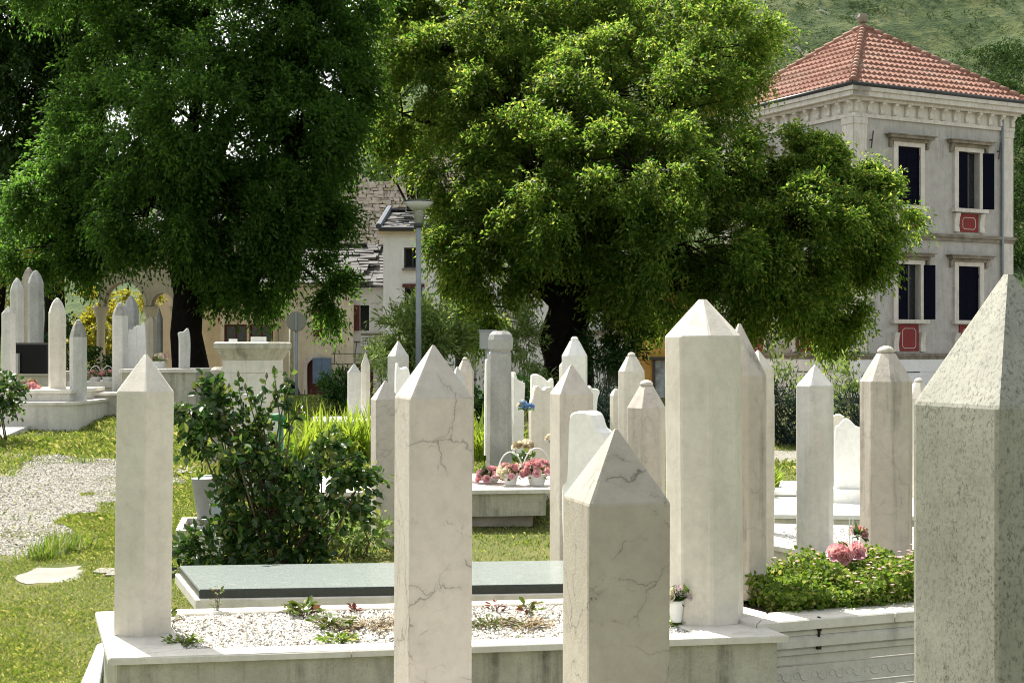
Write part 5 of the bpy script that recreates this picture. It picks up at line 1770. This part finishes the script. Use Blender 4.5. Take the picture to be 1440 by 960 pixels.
# flower bed on the right grave
def bed_pts(u0, u1, v0, v1, n, rng):
    a, b, c, d = [np.array(p_) for p_ in BED]
    u, v = rng.uniform(u0, u1, (n, 1)), rng.uniform(v0, v1, (n, 1))
    return (a * (1 - u) + b * u) * (1 - v) + (d * (1 - u) + c * u) * v
def mat_plant(name, label, uv, h0, n, mat, seed, L, flowers=0, fl='pale_pink', dens=1):
    rng = np.random.default_rng(seed)
    b = bed_pts(*uv, n, rng)
    hh = h0 * (.55 + .45 * np.abs(np.sin(b[:, :1] * 9 + 1) * np.cos(b[:, 1:2] * 7))) * rng.uniform(.0, 1, (n, 1)) ** .6
    pos = b.copy()
    pos[:, 2:3] = Zr - .03 + hh
    d = rng.normal(size=(n, 3)) * .9 + np.array([0, -.2, .2])
    root = empty(name, Vector(b.mean(0)) + Vector((0, 0, 0)), label, 'plant')
    V, Fc = leaf_oval(pos, d, L, L * .85, rng, .6)
    npmesh('leaves', V, Fc, M[mat], root)
    if flowers:
        k = rng.choice(n, flowers, replace=False)
        q_ = pos[k]
        q_[:, 2] += rng.uniform(.01, .06, flowers)
        qq = np.repeat(q_, 5, 0)
        an = np.tile(np.arange(5) * 1.2566, flowers)
        dd = np.stack([np.cos(an), np.sin(an) - .3, np.full(len(an), .35)], -1)
        V, Fc = leaf_quads(qq, dd, .013, .011, rng, .9)
        npmesh('flowers', V, Fc, M[fl], root)
    return root
mat_plant('groundcover_plant', 'fresh green leafy groundcover at the left of the flower bed', (.06, .36, -.06, .85), .16, 7500, 'leaf_herb', 61, .024)
mat_plant('flowering_clover', 'clover like plant with tiny pink flowers in the flower bed', (.26, 1.0, -.06, .9), .215, 14000, 'leaf_herb', 62, .025, 420)
# creeping green at the wide pillar
def weed(label, px, py, z, n, L, h, seed, mat='leaf_weed', spread=.05, cat='weed', wr=.5):
    rng = np.random.default_rng(seed)
    spread, n, L, h = spread * 1.5, int(n * 1.5), L * 1.2, h * 1.15
    b = Gz(px, py, z)
    root = empty('weed', b, label, cat, 'weeds in the front grave')
    ang = rng.uniform(0, 6.283, n)
    r_ = spread * rng.uniform(.1, 1, n)
    z_ = h * rng.uniform(.15, 1, n)
    pos = np.stack([b.x + np.cos(ang) * r_ * .5, b.y + np.sin(ang) * r_ * .5, b.z + z_ * .7], -1)
    d = np.stack([np.cos(ang), np.sin(ang), rng.uniform(.0, .8, n)], -1) + rng.normal(size=(n, 3)) * .25
    V, Fc = leaf_oval(pos, d, L, L * wr, rng, .8)
    npmesh('leaves', V, Fc, M[mat], root)
    m = MB()
    for i in range(0, n, 2):
        m.tube([(b.x, b.y, b.z - .02), (pos[i][0] * .6 + b.x * .4, pos[i][1] * .6 + b.y * .4, (b.z + pos[i][2]) / 2 + .004), tuple(pos[i])], .0013, 4)
    m.build('stems', M['stem'], root)
    return root
zt_ = ZT - .015
weed('tall thin weed with paired leaves rising before the granite slab', 306, 862, zt_, 16, .022, .15, 1, spread=.03)
weed('low dark weed at the foot of the hexagonal cream pillar', 256, 906, zt_, 60, .022, .035, 2, 'leaf_herb', .10)
weed('upright oval leaved sprig touching the hexagonal cream pillar', 240, 886, zt_, 9, .032, .10, 3, spread=.03)
weed('bright broad leaved weed near the back rim of the front grave', 430, 866, zt_, 26, .038, .07, 4, spread=.08, wr=.7)
weed('spreading leafy weed left of the veined pillar', 466, 884, zt_, 46, .034, .06, 5, spread=.12)
weed('low star shaped weed nearer than the spreading leafy weed', 474, 903, zt_, 40, .030, .03, 6, 'leaf_herb', .10)
weed('dry brownish weed mat against the veined pillar', 520, 882, zt_, 160, .018, .03, 7, 'dry_petal', .26)
weed('small reddish seedling at the back rim left of the veined pillar', 498, 862, zt_, 8, .030, .05, 8, 'leaf_red', .03)
weed('reddish forked seedling right of the veined pillar', 698, 860, zt_, 8, .030, .05, 9, 'leaf_red', .04)
weed('bright green seedling standing before the granite slab edge', 744, 866, zt_, 14, .040, .08, 10, spread=.05)
weed('matted weed with dry stems right of the veined pillar', 690, 880, zt_, 120, .018, .03, 11, 'leaf_weed', .20)
weed('brown tangled weed left of the cracked pillar', 740, 882, zt_, 110, .018, .04, 12, 'dry_petal', .16)
weed('tiny green sprout near the front rim of the front grave', 728, 900, zt_, 8, .014, .02, 13, spread=.02)
weed('fresh creeping greenery at the base of the wide octagonal pillar', 952, 878, zt_, 40, .032, .04, 14, 'leaf_herb', .10, wr=.7)
weed('thin clover sprigs along the back rim of the front grave', 410, 862, zt_, 14, .02, .05, 15, spread=.06)
m = MB()
b_ = Gz(240, 886, .46)
pts = [b_, b_ + Vector((-.01, -.08, .06)), b_ + Vector((-.05, -.16, .09)), b_ + Vector((-.12, -.18, .12))]
# low leafy patch behind the granite grave
shrub('weed_patch', 'leafy weed patch at the foot of the slender pillar', 'weed', px_blobs([(495, 745, 35, 22, 0), (520, 750, 25, 20, .1), (470, 740, 22, 18, 0)], 10.4), M['leaf_oleander'], 71, 60, 9, 7, .05, .02, .12)
shrub('weed_patch', 'dark green low leaves under the rose bush beside the trough', 'weed', px_blobs([(300, 775, 35, 22, 0), (330, 785, 30, 14, 0)], 8.75), M['leaf_rose'], 72, 60, 9, 7, .08, .03, .15)

# ------------------------------------------------------------------ lawn blades
rng = np.random.default_rng(99)
def blades(n, x0, x1, y0, y1, L, W):
    x, y = rng.uniform(x0, x1, n), y0 + (y1 - y0) * rng.uniform(0, 1, n) ** 1.25
    bare = np.zeros(n)
    for (ex, ey, rx, ry) in GP:
        rr_ = np.hypot((x - ex) / rx, (y - ey) / ry) + .28 * fbm(x, y, 40, 2.0, 4)
        bare = np.maximum(bare, rr_ < .95)
    ok = (bare < .5) | (rng.uniform(size=n) < .015)
    sc_ = gp(70, 808)
    ok &= np.hypot((x - sc_.x) / .21, (y - sc_.y) / .36) > 1
    ok &= np.abs(x / y) < .40
    x, y = x[ok], y[ok]
    k = len(x)
    z = gh(x, y)
    tall = .55 + .5 * np.clip(fbm(x, y, 44, 1.7, 4) * .6 + .5, 0, 1.5)
    l = (L * rng.uniform(.5, 1.3, k) * tall)[:, None] * np.clip(y / 11, .8, 1.6)[:, None]
    a = rng.uniform(0, 6.283, k)
    d = np.stack([np.cos(a), np.sin(a), np.zeros(k)], -1)
    sd = np.stack([-np.sin(a), np.cos(a), np.zeros(k)], -1) * W * np.clip(y / 9, .8, 2)[:, None]
    b = np.stack([x, y, z - .004], -1)
    up = np.array([0, 0, 1.0])
    ln = rng.uniform(.3, 1.1, (k, 1))
    V = np.stack([b - sd, b + sd, b + d * l * ln * .45 + up * l * .65 + sd * .6, b + d * l * ln * 1.0 + up * l * (1.05 - .35 * ln)], 1)
    return V.reshape(-1, 3), np.arange(4 * k).reshape(k, 4)
def on_path(x, y):
    dn_ = np.min([np.hypot((x - ex) / rx, (y - ey) / ry) + .30 * fbm(x, y, 40, 2.0, 4) for ex, ey, rx, ry in GP], 0)
    return dn_ + np.random.default_rng(8).normal(size=len(x)) * .07 < 1.0
pebbles('gravel', 'trodden pale gravel and grit scattered over the bare patch of lawn', [Vector((-7, 9, 0)), Vector((-2.6, 9, 0)), Vector((-2.6, 17, 0)), Vector((-7, 17, 0))], 0, 70000, .0085, 3, 'grit', on_path)
parts = [blades(210000, -5.2, -1.2, 6.6, 14, .040, .0022), blades(90000, -8.0, -1.0, 12, 25, .05, .003), blades(90000, -1.6, 5.5, 7.2, 19, .045, .0028)]
V = np.vstack([p_[0] for p_ in parts])
Fc = np.arange(len(V)).reshape(-1, 4)
tag(npmesh('grass', V, Fc, M['grass']), 'sunlit yellow green lawn grass between the graves', 'grass', kind='stuff')
